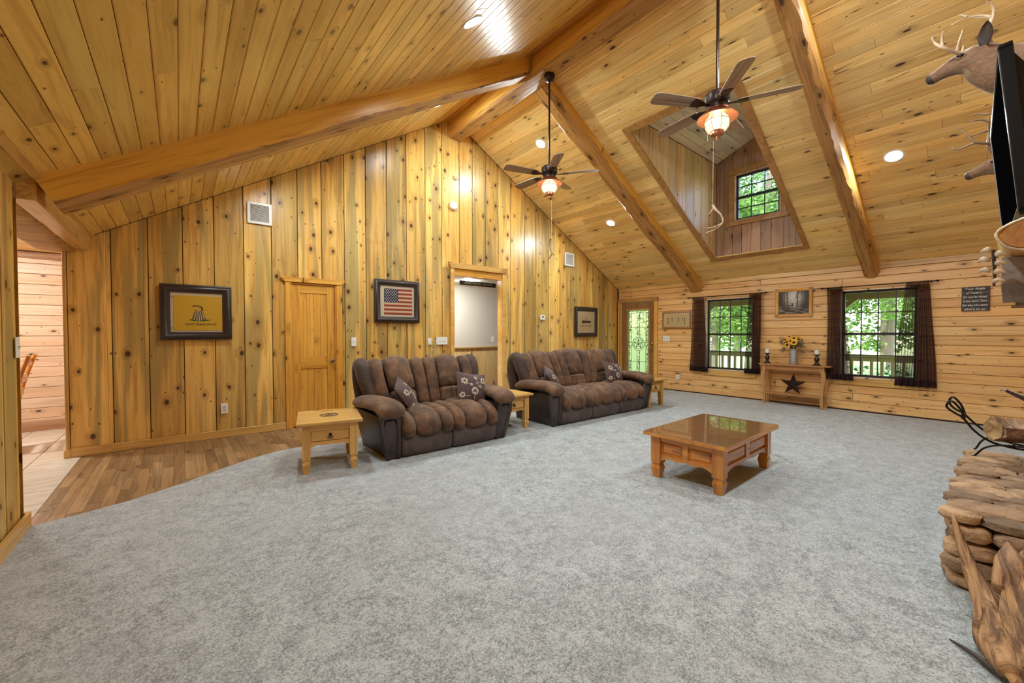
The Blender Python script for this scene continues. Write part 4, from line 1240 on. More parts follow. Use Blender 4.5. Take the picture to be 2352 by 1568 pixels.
# ---------------------------------------------------------------- reclining sofas
def recliner(name, label, cat, x0, y0, rz, n, sw, seed):
    """x0,y0: front left inner corner; n seats of width sw; y runs back from the front"""
    rnd = random.Random(seed)
    t = thing(name, label, cat, (x0, y0, .012), rz, group='brown reclining sofas')
    Wd = n * sw; aw = .15
    b = MB(); b.box(-.10, Wd + .10, .10, .82, .03, .38, .02); b.obj('base', M['leather'], t, 40)
    for i in range(n):
        u0, u1 = i * sw, (i + 1) * sw
        # footrest panel
        b = MB(); cx = (u0 + u1) / 2; hw = sw / 2 - .006
        rings = []
        for j in range(9):
            s = j / 8; z = .018 + .235 * s
            bul = .035 * math.sin(PI * min(1, s * 1.0)) ** .7
            k = 1 - (.04 if j in (0, 8) else 0)
            q = []
            for m in range(24):
                a = 2 * PI * m / 24
                ct, st = math.cos(a), math.sin(a)
                q.append((cx + hw * k * math.copysign(abs(ct) ** .22, ct), .05 - bul + .05 * math.copysign(abs(st) ** .5, st) * k, z))
            rings.append(q)
        b.loft(rings); b.obj('footrest', M['foot'], t, 70)
        # seat: narrow, wide, narrow rolls running front to back and over the front edge
        b = MB()
        for c0, c1, hgt in ((0, .25, -.012), (.25, .75, .006), (.75, 1., -.012)):
            ca, cb = u0 + sw * c0, u0 + sw * c1
            xx = (ca + cb) / 2; a = (cb - ca) / 2 + .001
            dz = rnd.uniform(-.006, .006) + hgt
            puff(b, [(xx, .66, .37 + dz), (xx, .42, .405 + dz), (xx, .20, .405 + dz), (xx, .055, .375 + dz), (xx, -.005, .305), (xx, .03, .245)], a, .088, n=20, end=.26, e=2.25)
        b.obj('seat_cushion', M['suede'], t, 180)
        # back: narrow, wide (head pad over lumbar pad), narrow, all leaning back and rolling over the top
        b = MB()
        for ci, (c0, c1) in enumerate(((0, .24), (.24, .76), (.76, 1.))):
            ca, cb = u0 + sw * c0, u0 + sw * c1
            fan = .035
            off = ((ca + cb) / 2 - Wd / 2) / Wd
            xx = (ca + cb) / 2; a = (cb - ca) / 2 + .001
            sh = off * .16
            top = .985 + (.025 if (n == 3 and i == 1) else 0) - (.004 if ci != 1 else 0)
            if ci == 1:
                puff(b, [(xx, .57, .42), (xx + sh * .3, .605, .52), (xx + sh * .45, .635, .64)], a, .085, n=12, end=.5, e=2.5)
                puff(b, [(xx + sh * .4, .645, .60), (xx + sh * .6, .67, .72), (xx + sh, .725, .86), (xx + sh, .80, top - .04), (xx + sh, .885, top - .09), (xx + sh, .92, top - .2)], a + .003, .090, n=18, end=.22, e=2.5)
            else:
                puff(b, [(xx, .57, .41), (xx + sh * .5, .63, .58), (xx + sh, .70, .78), (xx + sh, .775, top - .055), (xx + sh, .86, top - .09), (xx + sh, .92, top - .22)], a + .004, .082, n=20, end=.2, e=2.5)
        b.obj('back_cushion', M['suede'], t, 180)
        so = ((u0 + u1) / 2 - Wd / 2) / Wd * .16
        b = MB(); tz = .985 + (.025 if (n == 3 and i == 1) else 0) - .075
        puff(b, [(u0 + .004 + so * 1.25, .845, tz - .012), (u0 + sw * .3 + so, .85, tz + .006), (u0 + sw * .7 + so, .85, tz + .006), (u1 - .004 + so * 1.25, .845, tz - .012)], .095, .068, side=(0, 1, 0), n=16, end=.16, e=2.6)
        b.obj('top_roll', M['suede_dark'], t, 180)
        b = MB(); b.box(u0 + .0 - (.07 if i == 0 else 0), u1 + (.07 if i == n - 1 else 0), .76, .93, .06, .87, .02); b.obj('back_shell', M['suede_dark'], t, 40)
    for sd, xe in ((-1, 0.), (1, Wd)):
        # wing roll beside the back
        b = MB(); xx = xe + sd * .055
        puff(b, [(xx, .62, .40), (xx + sd * .02, .67, .58), (xx + sd * .075, .735, .78), (xx + sd * .085, .80, .925), (xx + sd * .08, .90, .90), (xx + sd * .055, .96, .70), (xx, .93, .30)], .085, .085, n=22, end=.2, e=2.4)
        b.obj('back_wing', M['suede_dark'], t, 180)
        # arm box, leather facing and padded top
        def AP(u, z, y): return (xe + sd * (.004 + u * (.13 + .12 * z / .47)), y - .05 * z / .47, z)
        b = MB(); b.prism([(0, 0), (.93, 0), (.93, .46), (0, .46)], lambda u, z, d: AP(u, z, d), .045, .84); b.obj('arm_panel', M['leather'], t, 40)
        b = MB(); b.tube(catmull([AP(.12, .015, .03), AP(.10, .25, .03), AP(.13, .40, .03), AP(.28, .452, .03), AP(.74, .452, .03), AP(.90, .40, .03), AP(.93, .25, .03), AP(.90, .015, .03)], 30), .031, 8, up=(0, 1, 0)); b.obj('facing_roll', M['leather'], t, 180)
        b = MB(); b.prism([(.24, .015), (.80, .015), (.80, .36), (.70, .415), (.33, .415), (.24, .36)], lambda u, z, d: AP(u, z, .03 + d), -.012, .03); b.obj('facing_panel', M['leather'], t, 40)
        b = MB(); xx = xe + sd * .115
        puff(b, [(xx + sd * .0, -.035, .445), (xx + sd * .0, -.025, .515), (xx + sd * .01, .10, .555), (xx + sd * .035, .35, .560), (xx + sd * .045, .58, .545), (xx + sd * .03, .74, .50)], .150, .072, n=22, end=.42, e=2.2, ring=22)
        b.obj('arm_pad', M['suede'], t, 180)
    for fx in (-.05, Wd + .05):
        for fy in (.12, .80):
            b = MB(); b.lathe([(.02, -.002), (.024, .03), (.024, .06)], 10, Matrix.Translation((fx, fy, 0))); b.obj('foot', M['iron'], t)
    return t
love = recliner('reclining_loveseat', 'brown suede two seat reclining loveseat, nearer to the camera', 'sofa', 1.780, 3.995, R(-1.2), 2, .610, 5)
sofa = recliner('reclining_sofa', 'brown suede three seat reclining sofa, farther back by the front door', 'sofa', 4.165, 3.98, R(-.8), 3, .661, 6)

def throw_pillow(loc, rx, ry, rz, label, seed, sz=.215):
    rnd = random.Random(seed)
    t = thing('throw_pillow', label, 'throw pillow', loc, group='plum throw pillows on the sofas')
    t.rotation_euler = (rx, ry, rz)
    N = 16
    def hgt(u, v): return .085 * max(0., (1 - abs(u) ** 2.2)) ** .6 * max(0., (1 - abs(v) ** 2.2)) ** .6
    def pos(u, v, sg, ex=0.):
        pin = 1 - .10 * (1 - abs(u)) * abs(v) ** 2 * 0 - .07 * (abs(v) ** 2) * (1 - u * u)
        pv = 1 - .07 * (abs(u) ** 2) * (1 - v * v)
        return (u * sz * (1 - .06 * (1 - v * v) * 0) * (1 - .06 * (1 - abs(v))), v * sz * (1 - .06 * (1 - abs(u))), sg * (hgt(u, v) + ex))
    b = MB(); vs = []; fs = []
    for sg in (1, -1):
        o = len(vs)
        for i in range(N + 1):
            for j in range(N + 1):
                vs.append(pos(-1 + 2 * i / N, -1 + 2 * j / N, sg))
        for i in range(N):
            for j in range(N):
                q = (o + i * (N + 1) + j, o + (i + 1) * (N + 1) + j, o + (i + 1) * (N + 1) + j + 1, o + i * (N + 1) + j + 1)
                fs.append(q if sg > 0 else q[::-1])
    b.add(vs, fs); b.obj('cover', M['pillow'], t, 180)
    b = MB()
    def petal(cu, cv, a, l, w):
        pts = []
        for du, dv in ((0, 0), (l * .55, -w), (l, 0), (l * .55, w)):
            u = cu + du * math.cos(a) - dv * math.sin(a); v = cv + du * math.sin(a) + dv * math.cos(a)
            u = max(-.97, min(.97, u)); v = max(-.97, min(.97, v))
            pts.append(pos(u, v, 1, .003))
        b.add(pts, [(0, 1, 2, 3)])
    for cu, cv, rr in ((.05, -.28, .27), (.72, .48, .22), (-.62, .35, .22), (.15, .62, .12), (-.75, -.55, .18), (.48, .05, .12), (-.2, .12, .10)):
        for ring, m in ((.42, 7), (.72, 10), (1., 13)):
            for k in range(m):
                a = 2 * PI * k / m + ring + rnd.uniform(-.15, .15)
                petal(cu + math.cos(a) * rr * ring * .6, cv + math.sin(a) * rr * ring * .6, a, rr * .42, rr * .13)
    for p, q in (((.05, -.9), (.05, -.4)), ((-.62, .1), (-.1, .15)), ((.1, .2), (.72, .35)), ((.15, .55), (.3, .1)), ((-.75, -.7), (-.3, -.6))):
        for k in range(10):
            s0 = k / 10; a = math.atan2(q[1] - p[1], q[0] - p[0])
            petal(p[0] + (q[0] - p[0]) * s0, p[1] + (q[1] - p[1]) * s0 + .03 * math.sin(s0 * 5), a, .1, .014)
    o = b.obj('embroidery', M['thread'], t); label_part(o, 'cream flower embroidery'); o['kind'] = 'stuff'
    return t

# ---------------------------------------------------------------- rustic pine tables
def star_pts(r0, r1, n=5, ph=0.): return [((r0 if i % 2 == 0 else r1) * math.sin(PI * i / n + ph), (r0 if i % 2 == 0 else r1) * math.cos(PI * i / n + ph)) for i in range(2 * n)]
def carved_leg(mb, x, y, ztop, hw):
    prof = [(.0, .70), (.012, .74), (.04, .80), (.075, .95), (.09, .98), (.112, .80), (.128, .80), (.134, 1.), (ztop, 1.)]
    rings = []
    for z, k in prof:
        h = hw * k
        rings.append([(x - h, y - h, z), (x + h, y - h, z), (x + h, y + h, z), (x - h, y + h, z)])
    mb.loft(rings)
def scallop(L, z0, z1, amp, n=24):
    pts = [(0, z1), (L, z1)]
    for i in range(n + 1):
        s = 1 - i / n
        w = amp * (.5 - .5 * math.cos(2 * PI * min(1, max(0, (s - .02) / .96)) * 3)) * (1 if 0.02 < s < .98 else 0)
        pts.append((L * s, z0 + w * .55 + amp * .9 * (1 - abs(2 * s - 1) ** 6)))
    return pts[::-1]
def end_table(cx, cy, rz, label, w, d, h=.485):
    t = thing('end_table', label, 'end table', (cx, cy, .012), rz, group='rustic pine end tables')
    b = MB(); b.box(-w / 2, w / 2, -d / 2, d / 2, h - .028, h, .004); o = b.obj('tabletop', W['pineX'], t)
    e = MB()
    for r in (.085, .072):
        e.tube([(r * math.cos(2 * PI * i / 28), r * math.sin(2 * PI * i / 28), h + .0005) for i in range(28)], .0035, 4, closed=True)
    sp = star_pts(.068, .027)
    e.prism(sp, lambda a, c, dd: (a, c, dd), h + .0002, h + .0018)
    k = e.obj('carved_star', M['trimstar'], o); label_part(k, 'burnt star and ring emblem')
    lw = .036; ix, iy = w / 2 - .045 - lw, d / 2 - .045 - lw
    for sx, sy in ((-1, -1), (1, -1), (1, 1), (-1, 1)):
        b = MB(); carved_leg(b, sx * ix, sy * iy, h - .028, lw); b.obj('leg', W['pineZ'], t)
    za, zb = h - .028 - .215, h - .028
    for sy in (-1, 1):
        y = sy * (iy + .012)
        b = MB(); b.box(-ix + lw, ix - lw, y - .012, y + .012, zb - .062, zb); b.prism([(p[0] - ix + lw, p[1]) for p in scallop(2 * (ix - lw), za, za + .05, .014)], lambda a, c, dd: (a, y + dd, c), -.012, .012)
        b.obj('apron', W['pineX'], t)
        if sy < 0:
            dr = MB(); dr.box(-ix + lw + .004, ix - lw - .004, y - .006, y + .03, za + .053, zb - .065, .004)
            dd = dr.obj('drawer', W['pineX'], t)
            pb = MB(); pb.lathe([(.001, 0), (.014, .001), (.012, .008), (.005, .012), (.005, .018), (.001, .019)], 12, Matrix.Translation((0, y - .006, (za + zb) / 2 + .002)) @ Matrix.Rotation(R(90), 4, 'X'))
            for s_ in (-1, 1):
                pb.tube([(s_ * .012 + .011 * math.cos(2 * PI * i / 14), y - .020, (za + zb) / 2 - .022 + .012 * math.sin(2 * PI * i / 14)) for i in range(14)], .003, 5, closed=True)
            pb.tube([(0, y - .018, (za + zb) / 2 + .015), (0, y - .018, (za + zb) / 2 - .012)], .004, 6)
            pb.obj('ring_pull', M['iron'], dd, 50)
        else:
            b = MB(); b.box(-ix + lw, ix - lw, y - .008, y + .004, za + .05, zb - .062); b.obj('panel', W['pineX'], t)
    for sx in (-1, 1):
        x = sx * (ix + .012)
        b = MB(); b.box(x - .012, x + .012, -iy + lw, iy - lw, zb - .062, zb).box(x - .012, x + .012, -iy + lw, iy - lw, za, za + .05)
        b.obj('apron', W['pineY'], t)
        b = MB(); b.box(x - .006, x + .004, -iy + lw, iy - lw, za + .05, zb - .062).box(x - .010, x + .009, -iy + lw + .03, iy - lw - .03, za + .075, zb - .085, .006); b.obj('panel', W['pineY'], t)
    return t
M['trimstar'] = flat('burnt_carving', (.10, .045, .014), .6)
end_table(1.165, 4.345, R(-13), 'pine end table with ring pull drawer in front of the narrow door', .575, .69)
end_table(3.50, 4.48, R(-3), 'pine end table standing between the loveseat and the long sofa', .58, .68)
end_table(6.60, 4.22, R(-2), 'pine end table at the far arm of the long sofa', .54, .62)

def coffee_table():
    w, d, h = 1.20, .735, .42
    t = thing('coffee_table', 'amber pine coffee table with glass top on the grey carpet', 'coffee table', (3.885, 1.742, .012), R(1.0))
    b = MB(); fw = .085
    for r in rects_minus((-w / 2, w / 2, -d / 2, d / 2), [(-w / 2 + fw, w / 2 - fw, -d / 2 + fw, d / 2 - fw)]):
        b.box(r[0], r[1], r[2], r[3], h - .036, h - .006)
    b.obj('tabletop', W['amberX'], t)
    b = MB(); b.box(-w / 2 + .006, w / 2 - .006, -d / 2 + .006, d / 2 - .006, h - .0058, h + .001, .001); o = b.obj('glass_top', M['dark_glass'], t); label_part(o, 'reflective tinted glass sheet')
    lw = .045; ix, iy = w / 2 - .05 - lw, d / 2 - .05 - lw
    zb, za = h - .036, h - .036 - .215
    for sx, sy in ((-1, -1), (1, -1), (1, 1), (-1, 1)):
        b = MB(); carved_leg(b, sx * ix, sy * iy, zb, lw); b.obj('leg', W['amberZ'], t)
    def side(axis, sgn):
        L = 2 * ((ix if axis == 'x' else iy) - lw); off = sgn * ((iy if axis == 'x' else ix) + .018)
        f = (lambda a, c, dd: (a - L / 2, off + dd, c)) if axis == 'x' else (lambda a, c, dd: (off + dd, a - L / 2, c))
        m = W['amberX'] if axis == 'x' else W['amberY']
        b = MB(); b.prism([(0, zb - .045), (L, zb - .045), (L, zb), (0, zb)], f, -.014, .014)
        b.prism(scallop(L, za - .01, za + .05, .022), f, -.014, .014)
        q = L * .09
        b.prism([(L / 2 - q / 2, za + .05), (L / 2 + q / 2, za + .05), (L / 2 + q / 2, zb - .045), (L / 2 - q / 2, zb - .045)], f, -.014, .014)
        b.obj('apron', m, t)
        for s0, s1 in ((0, L / 2 - q / 2), (L / 2 + q / 2, L)):
            b = MB(); b.prism([(s0, za + .05), (s1, za + .05), (s1, zb - .045), (s0, zb - .045)], f, -.004 * sgn - .004, -.004 * sgn + .004)
            sg = sgn
            i0, i1, j0, j1 = s0 + .028, s1 - .028, za + .075, zb - .070
            vs = [f(s0 + .012, za + .062, .000 * sg), f(s1 - .012, za + .062, 0), f(s1 - .012, zb - .057, 0), f(s0 + .012, zb - .057, 0), f(i0, j0, .010 * sg), f(i1, j0, .010 * sg), f(i1, j1, .010 * sg), f(i0, j1, .010 * sg)]
            b.add(vs, [(4, 5, 6, 7)] + [(k, (k + 1) % 4, 4 + (k + 1) % 4, 4 + k) for k in range(4)])
            b.obj('raised_panel', m, t)
    side('x', -1); side('x', 1); side('y', -1); side('y', 1)
    b = MB(); b.box(-w / 2 + .1, w / 2 - .1, -d / 2 + .1, d / 2 - .1, zb - .02, zb); b.obj('under_board', W['amberX'], t)
coffee_table()

# ---------------------------------------------------------------- console table against the window wall
def console():
    w, d, h = 1.09, .30, .745
    t = thing('console_table', 'slim oak console table with curved legs between the two windows', 'console table', (8.55, 2.415, .012))
    b = MB(); c = .07
    b.prism([(-d / 2, -w / 2 + c), (-d / 2 + c, -w / 2), (d / 2, -w / 2), (d / 2, w / 2), (-d / 2 + c, w / 2), (-d / 2, w / 2 - c)], lambda a, e, dd: (a, e, dd), h - .022, h)
    b.obj('tabletop', W['oakY'], t)
    b = MB(); b.box(-d / 2 + .045, -d / 2 + .065, -w / 2 + .11, w / 2 - .11, h - .105, h - .022, .003); b.obj('apron', W['oakY'], t)
    b = MB(); b.box(d / 2 - .03, d / 2 - .012, -w / 2 + .11, w / 2 - .11, h - .105, h - .022, .003); b.obj('apron', W['oakY'], t)
    for sy in (-1, 1):
        b = MB(); b.box(-d / 2 + .06, d / 2 - .02, sy * (w / 2 - .115) - .01, sy * (w / 2 - .115) + .01, h - .105, h - .022); b.obj('apron', W['oakX'], t)
        for front in (0, 1):
            xx = -d / 2 + .05 if front else d / 2 - .03
            path = [(.0, h - .022), (.004, h - .09), (.022, h - .17), (.022, h - .27), (.004, .36), (-.004, .22), (-.002, .10), (.012, .0)]
            C = catmull([(xx, sy * (w / 2 - .105 + p[0]), p[1]) for p in path], 22)
            wd = [.034 - .014 * (i / 21) for i in range(22)]
            rings = [[(p.x - .018, p.y - q, p.z), (p.x + .018, p.y - q, p.z), (p.x + .018, p.y + q, p.z), (p.x - .018, p.y + q, p.z)] for p, q in zip(C, wd)]
            b = MB(); b.loft(rings); b.obj('leg', W['oakZ'], t, 50)
    b = MB(); b.prism([(-d / 2 + .02, -w / 2 + .11), (d / 2 - .02, -w / 2 + .11), (d / 2 - .02, w / 2 - .11), (-d / 2 + .02, w / 2 - .11)], lambda a, e, dd: (a, e, dd), .195, .215); b.obj('shelf', W['oakY'], t)
    return h + .012
hc = console()
# barn star leaning on the lower shelf
t = thing('barn_star', 'dark metal five pointed star leaning on the shelf of the console table', 'star ornament', (8.545, 2.43, .2275), 0)
b = MB(); rs = star_pts(.205, .078)
lo = min(c for a, c in rs)
ctr = (-.055, 0, -lo)
vs = [(0, a, c - lo) for a, c in rs] + [ctr] + [(.012, 0, -lo)]
b.add(vs, [(i, (i + 1) % 10, 10) for i in range(10)] + [((i + 1) % 10, i, 11) for i in range(10)])
o = b.obj('star_body', flat('rusty_black_star', (.045, .028, .024), .38, Metallic=.6), t); o.rotation_euler = (0, R(9), R(0))

def candle(y, label):
    t = thing('candle_holder', label, 'candle holder', (8.55, y, hc), group='turned candle holders on the console table')
    b = MB(); b.box(-.052, .052, -.052, .052, 0, .018, .004)
    b.lathe([(.046, .018), (.040, .032), (.024, .045), (.022, .055), (.030, .075), (.038, .10), (.036, .118), (.024, .145), (.018, .165), (.020, .172), (.050, .180), (.055, .190), (.050, .194)], 24); b.obj('turned_base', M['espresso'], t, 40)
    b = MB(); b.lathe([(.034, .194), (.034, .268), (.028, .272), (.004, .266)], 20); o = b.obj('candle', M['wax'], t, 50)
    w = MB(); w.tube([(0, 0, .266), (.002, 0, .279)], .0015, 5); w.obj('wick', M['iron'], o)
    b = MB(); b.lathe([(.036, .196), (.048, .225), (.052, .26), (.046, .30), (.037, .33), (.036, .355), (.043, .395), (.048, .40)], 28, caps=False); b.obj('hurricane_glass', M['candle_glass'], t, 180)
candle(2.84, 'left candle in glass chimney, on the console end near the first window')
candle(2.075, 'right candle in glass chimney, on the console end near the second window')
t = thing('metal_vase', 'tall galvanised metal vase in the middle of the console table', 'vase', (8.55, 2.42, hc))
b = MB(); b.lathe([(.071, 0), (.074, .004), (.062, .235), (.064, .275), (.068, .28), (.060, .276), (.058, .23), (.066, .01)], 32, caps=False); b.add([(.07 * math.cos(2 * PI * i / 32), .07 * math.sin(2 * PI * i / 32), .004) for i in range(32)], [tuple(range(32))]); b.obj('vase_body', M['galv'], t, 50)
b = MB()
for z in (.06, .215): b.tube([((.074 - .051 * z) * math.cos(2 * PI * i / 32), (.074 - .051 * z) * math.sin(2 * PI * i / 32), z) for i in range(32)], .003, 5, closed=True)
b.obj('rib', M['galv'], t, 60)
def bouquet():
    rnd = random.Random(3)
    t = thing('sunflower_bouquet', 'bunch of yellow sunflowers with wispy greens standing in the metal vase', 'flowers', (8.55, 2.42, hc + .02))
    pet = flat('sunflower_yellow', (.82, .40, .02), .6); disc = flat('sunflower_disc', (.035, .015, .006), .9); gr = flat('stem_green', (.09, .14, .04), .7); wisp = flat('dry_wisp', (.10, .095, .06), .8)
    heads = [(-.10, .07, .33, .058, 20), (-.115, -.035, .375, .058, 25), (-.06, -.02, .45, .055, 45), (-.095, .10, .42, .05, 35), (-.02, .06, .475, .052, 55), (-.06, -.09, .43, .048, 30), (-.10, .02, .40, .046, 28), (.03, -.06, .46, .05, 60)]
    for (x, y, z, r, tilt) in heads:
        n = V3((-math.cos(R(tilt)), y * 4, math.sin(R(tilt)) + .1)).normalized()
        Mt = Matrix.Translation((x, y, z)) @ n.to_track_quat('Z', 'Y').to_matrix().to_4x4()
        b = MB()
        for ring, m, l in ((0, 15, 1.), (1, 13, .82)):
            for k in range(m):
                a = 2 * PI * k / m + ring * .2 + rnd.uniform(-.08, .08)
                L = r * l * rnd.uniform(.9, 1.1); w = r * .16
                pts = [(r * .3, 0, .004 * ring), (r * .6, -w, .008 + .004 * ring), (r * .3 + L * .5, -w * .9, .006), (r * .25 + L * .78, 0, -.004 + .006 * ring), (r * .3 + L * .5, w * .9, .006), (r * .6, w, .008 + .004 * ring)]
                ca, sa = math.cos(a), math.sin(a)
                b.add([Mt @ V3((p[0] * ca - p[1] * sa, p[0] * sa + p[1] * ca, p[2])) for p in pts], [(0, 1, 5), (1, 2, 4, 5), (2, 3, 4)])
        h = b.obj('flower_head', pet, t)
        b = MB(); b.ball((0, 0, .006), (r * .42, r * .42, r * .16), 8, Mt); b.obj('seed_disc', disc, h, 180)
        b = MB(); b.tube(catmull([(x, y, z), (x * .6 + n.x * -.03, y * .6, z - .08), (x * .2, y * .2, .18), (x * .1, y * .1, .0)], 8), .0035, 5); b.obj('stem', gr, t)
    b = MB()
    for k in range(46):
        a = rnd.uniform(0, 6.28); s = rnd.uniform(.11, .20); z1 = rnd.uniform(.22, .48)
        side = 1 if rnd.random() < .5 else -1
        ex, ey = -.06 + .05 * math.cos(a), side * s
        P = catmull([(0, 0, .18), (ex * .5, ey * .35, .33), (ex, ey * .8, z1 + .02), (ex * 1.1, ey * 1.05, z1 - .05)], 7)
        b.tube(P, [.0026, .0024, .0022, .002, .0018, .0014, .0008], 4)
        for j in (3, 5):
            p = P[j]
            b.add([p, p + V3((.0, side * .02, .012)), p + V3((0, side * .045, -.004)), p + V3((0, side * .02, -.008))], [(0, 1, 2, 3)])
    o = b.obj('wispy_greens', wisp, t); o['kind'] = 'stuff'
    b = MB()
    for k in range(18):
        a = rnd.uniform(0, 6.28); q = V3((math.cos(a), math.sin(a), .2)); c = V3((0, 0, .30)) + q * .05; s_ = V3((-q.y, q.x, 0))
        b.add([c, c + q * .05 + s_ * .022, c + q * .12, c + q * .05 - s_ * .022], [(0, 1, 2, 3)])
    b.obj('leaves', gr, t)['kind'] = 'stuff'
bouquet()

t = thing('rope', 'short twisted tan rope hanging where the left rafter meets the ridge', 'rope', (3.735, 4.14, 5.03))
b = MB()
for ph_ in (0, PI):
    b.tube([(-.004 + .006 * math.cos(i * .9 + ph_) - (.03 * max(0, i - 17) / 7), -.01 + .006 * math.sin(i * .9 + ph_) + .03 * max(0, i - 17) / 7, -.009 * i) for i in range(25)], .006, 6)
b.obj('strand', M['brass'] if False else flat('tan_rope', (.34, .22, .10), .8), t, 60)
# ---------------------------------------------------------------- wall things: local x right, y into the wall, z up
def on_back(name, label, cat, x, z, group=None): return thing(name, label, cat, (x, YA - .012, z), 0, group)
def on_right(name, label, cat, y, z, group=None): return thing(name, label, cat, (XB, y, z), R(-90), group)
def rim(t, w, h, prof, mat, name='frame', smooth=40):
    """mitred moulding: prof = (inset, proud)"""
    b = MB(); rings = []
    for i, d in prof:
        rings.append([(-w / 2 + i, -d, -h / 2 + i), (w / 2 - i, -d, -h / 2 + i), (w / 2 - i, -d, h / 2 - i), (-w / 2 + i, -d, h / 2 - i)])
    b.loft(rings, False)
    return b.obj(name, mat, t, smooth)
def sheet(t, name, x0, x1, z0, z1, y, mat, th=.002):
    b = MB(); b.box(x0, x1, y, y + th, z0, z1); return b.obj(name, mat, t)
DARKPROF = [(0, 0), (0, .022), (.006, .026), (.022, .026), (.030, .038), (.045, .044), (.062, .038), (.070, .026), (.084, .024), (.090, .018), (.096, .018), (.096, .002)]
ROT_A = (R(90), 0, 0)
ink = flat('dark_ink', (.03, .016, .01), .7)
# yellow rattlesnake flag
t = on_back('framed_flag', 'dark framed yellow flag with coiled rattlesnake, left part of the gable wall', 'framed picture', .177, 1.583, 'dark framed flags on the gable wall')
w, h = .70, .67
rim(t, w, h, DARKPROF, M['frame_dark'])
ow, oh = w - .192, h - .192
sheet(t, 'mat_board', -ow / 2, ow / 2, -oh / 2, oh / 2, -.006, M['mat_board'])
b = MB(); b.box(-ow / 2 + .03, ow / 2 - .004, -.011, -.008, -oh / 2 + .022, oh / 2 - .035)
f = b.obj('yellow_flag', flat('mustard_cloth', (.62, .36, .012), .7), t)
b = MB()
for z in (oh / 2 - .055, -oh / 2 + .05): b.tube([(-ow / 2 + .016 + .006 * math.cos(2 * PI * i / 12), -.012, z + .006 * math.sin(2 * PI * i / 12)) for i in range(12)], .002, 5, closed=True)
b.obj('grommet', M['brass'], t)
b = MB(); yy = -.0125
def chain(pts, r0, r1, n=40, step=2):
    P = catmull(pts, n)
    for i in range(0, n - 1, 1):
        b.cur = (i // step) % 2
        a, c = P[i], P[i + 1]; rr = r0 + (r1 - r0) * i / (n - 1)
        d = (c - a).normalized(); q = V3((-d.z, 0, d.x)) * rr
        b.add([a - q, c - q, c + q, a + q, a - q + V3((0, .002, 0)), c - q + V3((0, .002, 0))], [(0, 1, 2, 3)])
cz = -.085
for k, wd in enumerate((.062, .056, .050, .042, .034)):
    zc_ = cz + .010 + k * .024
    chain([(-wd + .015, yy - .0004 * k, zc_ + .004), (-wd * .5 + .015, yy - .0004 * k, zc_ - .012), (.015, yy - .0004 * k, zc_ - .017), (wd * .5 + .015, yy - .0004 * k, zc_ - .010), (wd + .015, yy - .0004 * k, zc_ + .006)], .0105, .0105, 22, 2)
chain([(.05, yy - .002, cz + .105), (.045, yy - .002, cz + .145), (.02, yy - .002, cz + .163), (-.015, yy - .002, cz + .168), (-.035, yy - .002, cz + .160)], .008, .004, 16, 20)
chain([(-.03, yy - .0025, cz + .172), (-.04, yy - .0025, cz + .163), (-.052, yy - .0025, cz + .160)], .005, .001, 6, 20)
chain([(.075, yy - .002, cz + .012), (.10, yy - .002, cz - .004), (.135, yy - .002, cz + .014)], .006, .003, 12, 2)
o = b.obj('rattlesnake', [flat('snake_brown', (.06, .022, .014), .7), flat('snake_cream', (.55, .45, .26), .7)], f); label_part(o, 'coiled banded rattlesnake')
b = MB(); b.prism([(-.085, cz - .008), (-.05, cz + .008), (-.01, cz + .002), (.06, cz + .002), (.10, cz - .004), (.135, cz - .012), (.05, cz - .022), (-.03, cz - .020)], lambda a, c, d: (a, d, c), -.0118, -.0112)
b.obj('green_grass', flat('flag_green', (.02, .12, .025), .8), f)
text('DONT TREAD ON ME', .036, ink, f, (.035, -.0125, cz - .060), ROT_A, sx=.88)
sheet(t, 'glass', -ow / 2 + .001, ow / 2 - .001, -oh / 2 + .001, oh / 2 - .001, -.0185, M['glass'], .001)
# stars and stripes
t = on_back('framed_flag', 'dark framed stars and stripes flag between the narrow door and the wide opening', 'framed picture', 2.768, 1.845, 'dark framed flags on the gable wall')
w, h = .775, .69
rim(t, w, h, DARKPROF, M['frame_dark']); ow, oh = w - .192, h - .192
sheet(t, 'mat_board', -ow / 2, ow / 2, -oh / 2, oh / 2, -.006, M['mat_board'])
red = flat('faded_red', (.27, .028, .022), .8); cr = flat('tea_cream', (.62, .44, .25), .8); blue = flat('faded_navy', (.022, .022, .045), .8)
fx0, fx1, fz0, fz1 = -ow / 2 + .065, ow / 2 - .035, -oh / 2 + .035, oh / 2 - .045
fl = thing('x', 'x', 'x'); bpy.data.objects.remove(fl)
b = MB(); b.box(fx0, fx1, -.009, -.0075, fz0, fz1); f = b.obj('flag_cloth', cr, t)
sh = (fz1 - fz0) / 13
for k in range(0, 13, 2):
    z0 = fz1 - sh * (k + 1)
    x0 = fx0 + (fx1 - fx0) * .49 if k < 7 else fx0
    sheet(f, 'red_stripe', x0, fx1, z0, z0 + sh, -.0100, red, .001)
sheet(f, 'canton', fx0, fx0 + (fx1 - fx0) * .49, fz1 - 7 * sh, fz1, -.0101, blue, .001)
b = MB()
for r in range(9):
    for c in range(6 if r % 2 == 0 else 5):
        cx = fx0 + (fx1 - fx0) * .49 * ((c + .5) / 6 + (0 if r % 2 == 0 else .5 / 6)); cz = fz1 - 7 * sh * (r + .6) / 9.2
        b.prism([(cx + a, cz + d) for a, d in star_pts(.0105, .0045)], lambda a, c_, d: (a, d, c_), -.0108, -.0102)
b.obj('white_stars', M['white'], f)
sheet(t, 'glass', -ow / 2 + .001, ow / 2 - .001, -oh / 2 + .001, oh / 2 - .001, -.0185, M['glass'], .001)
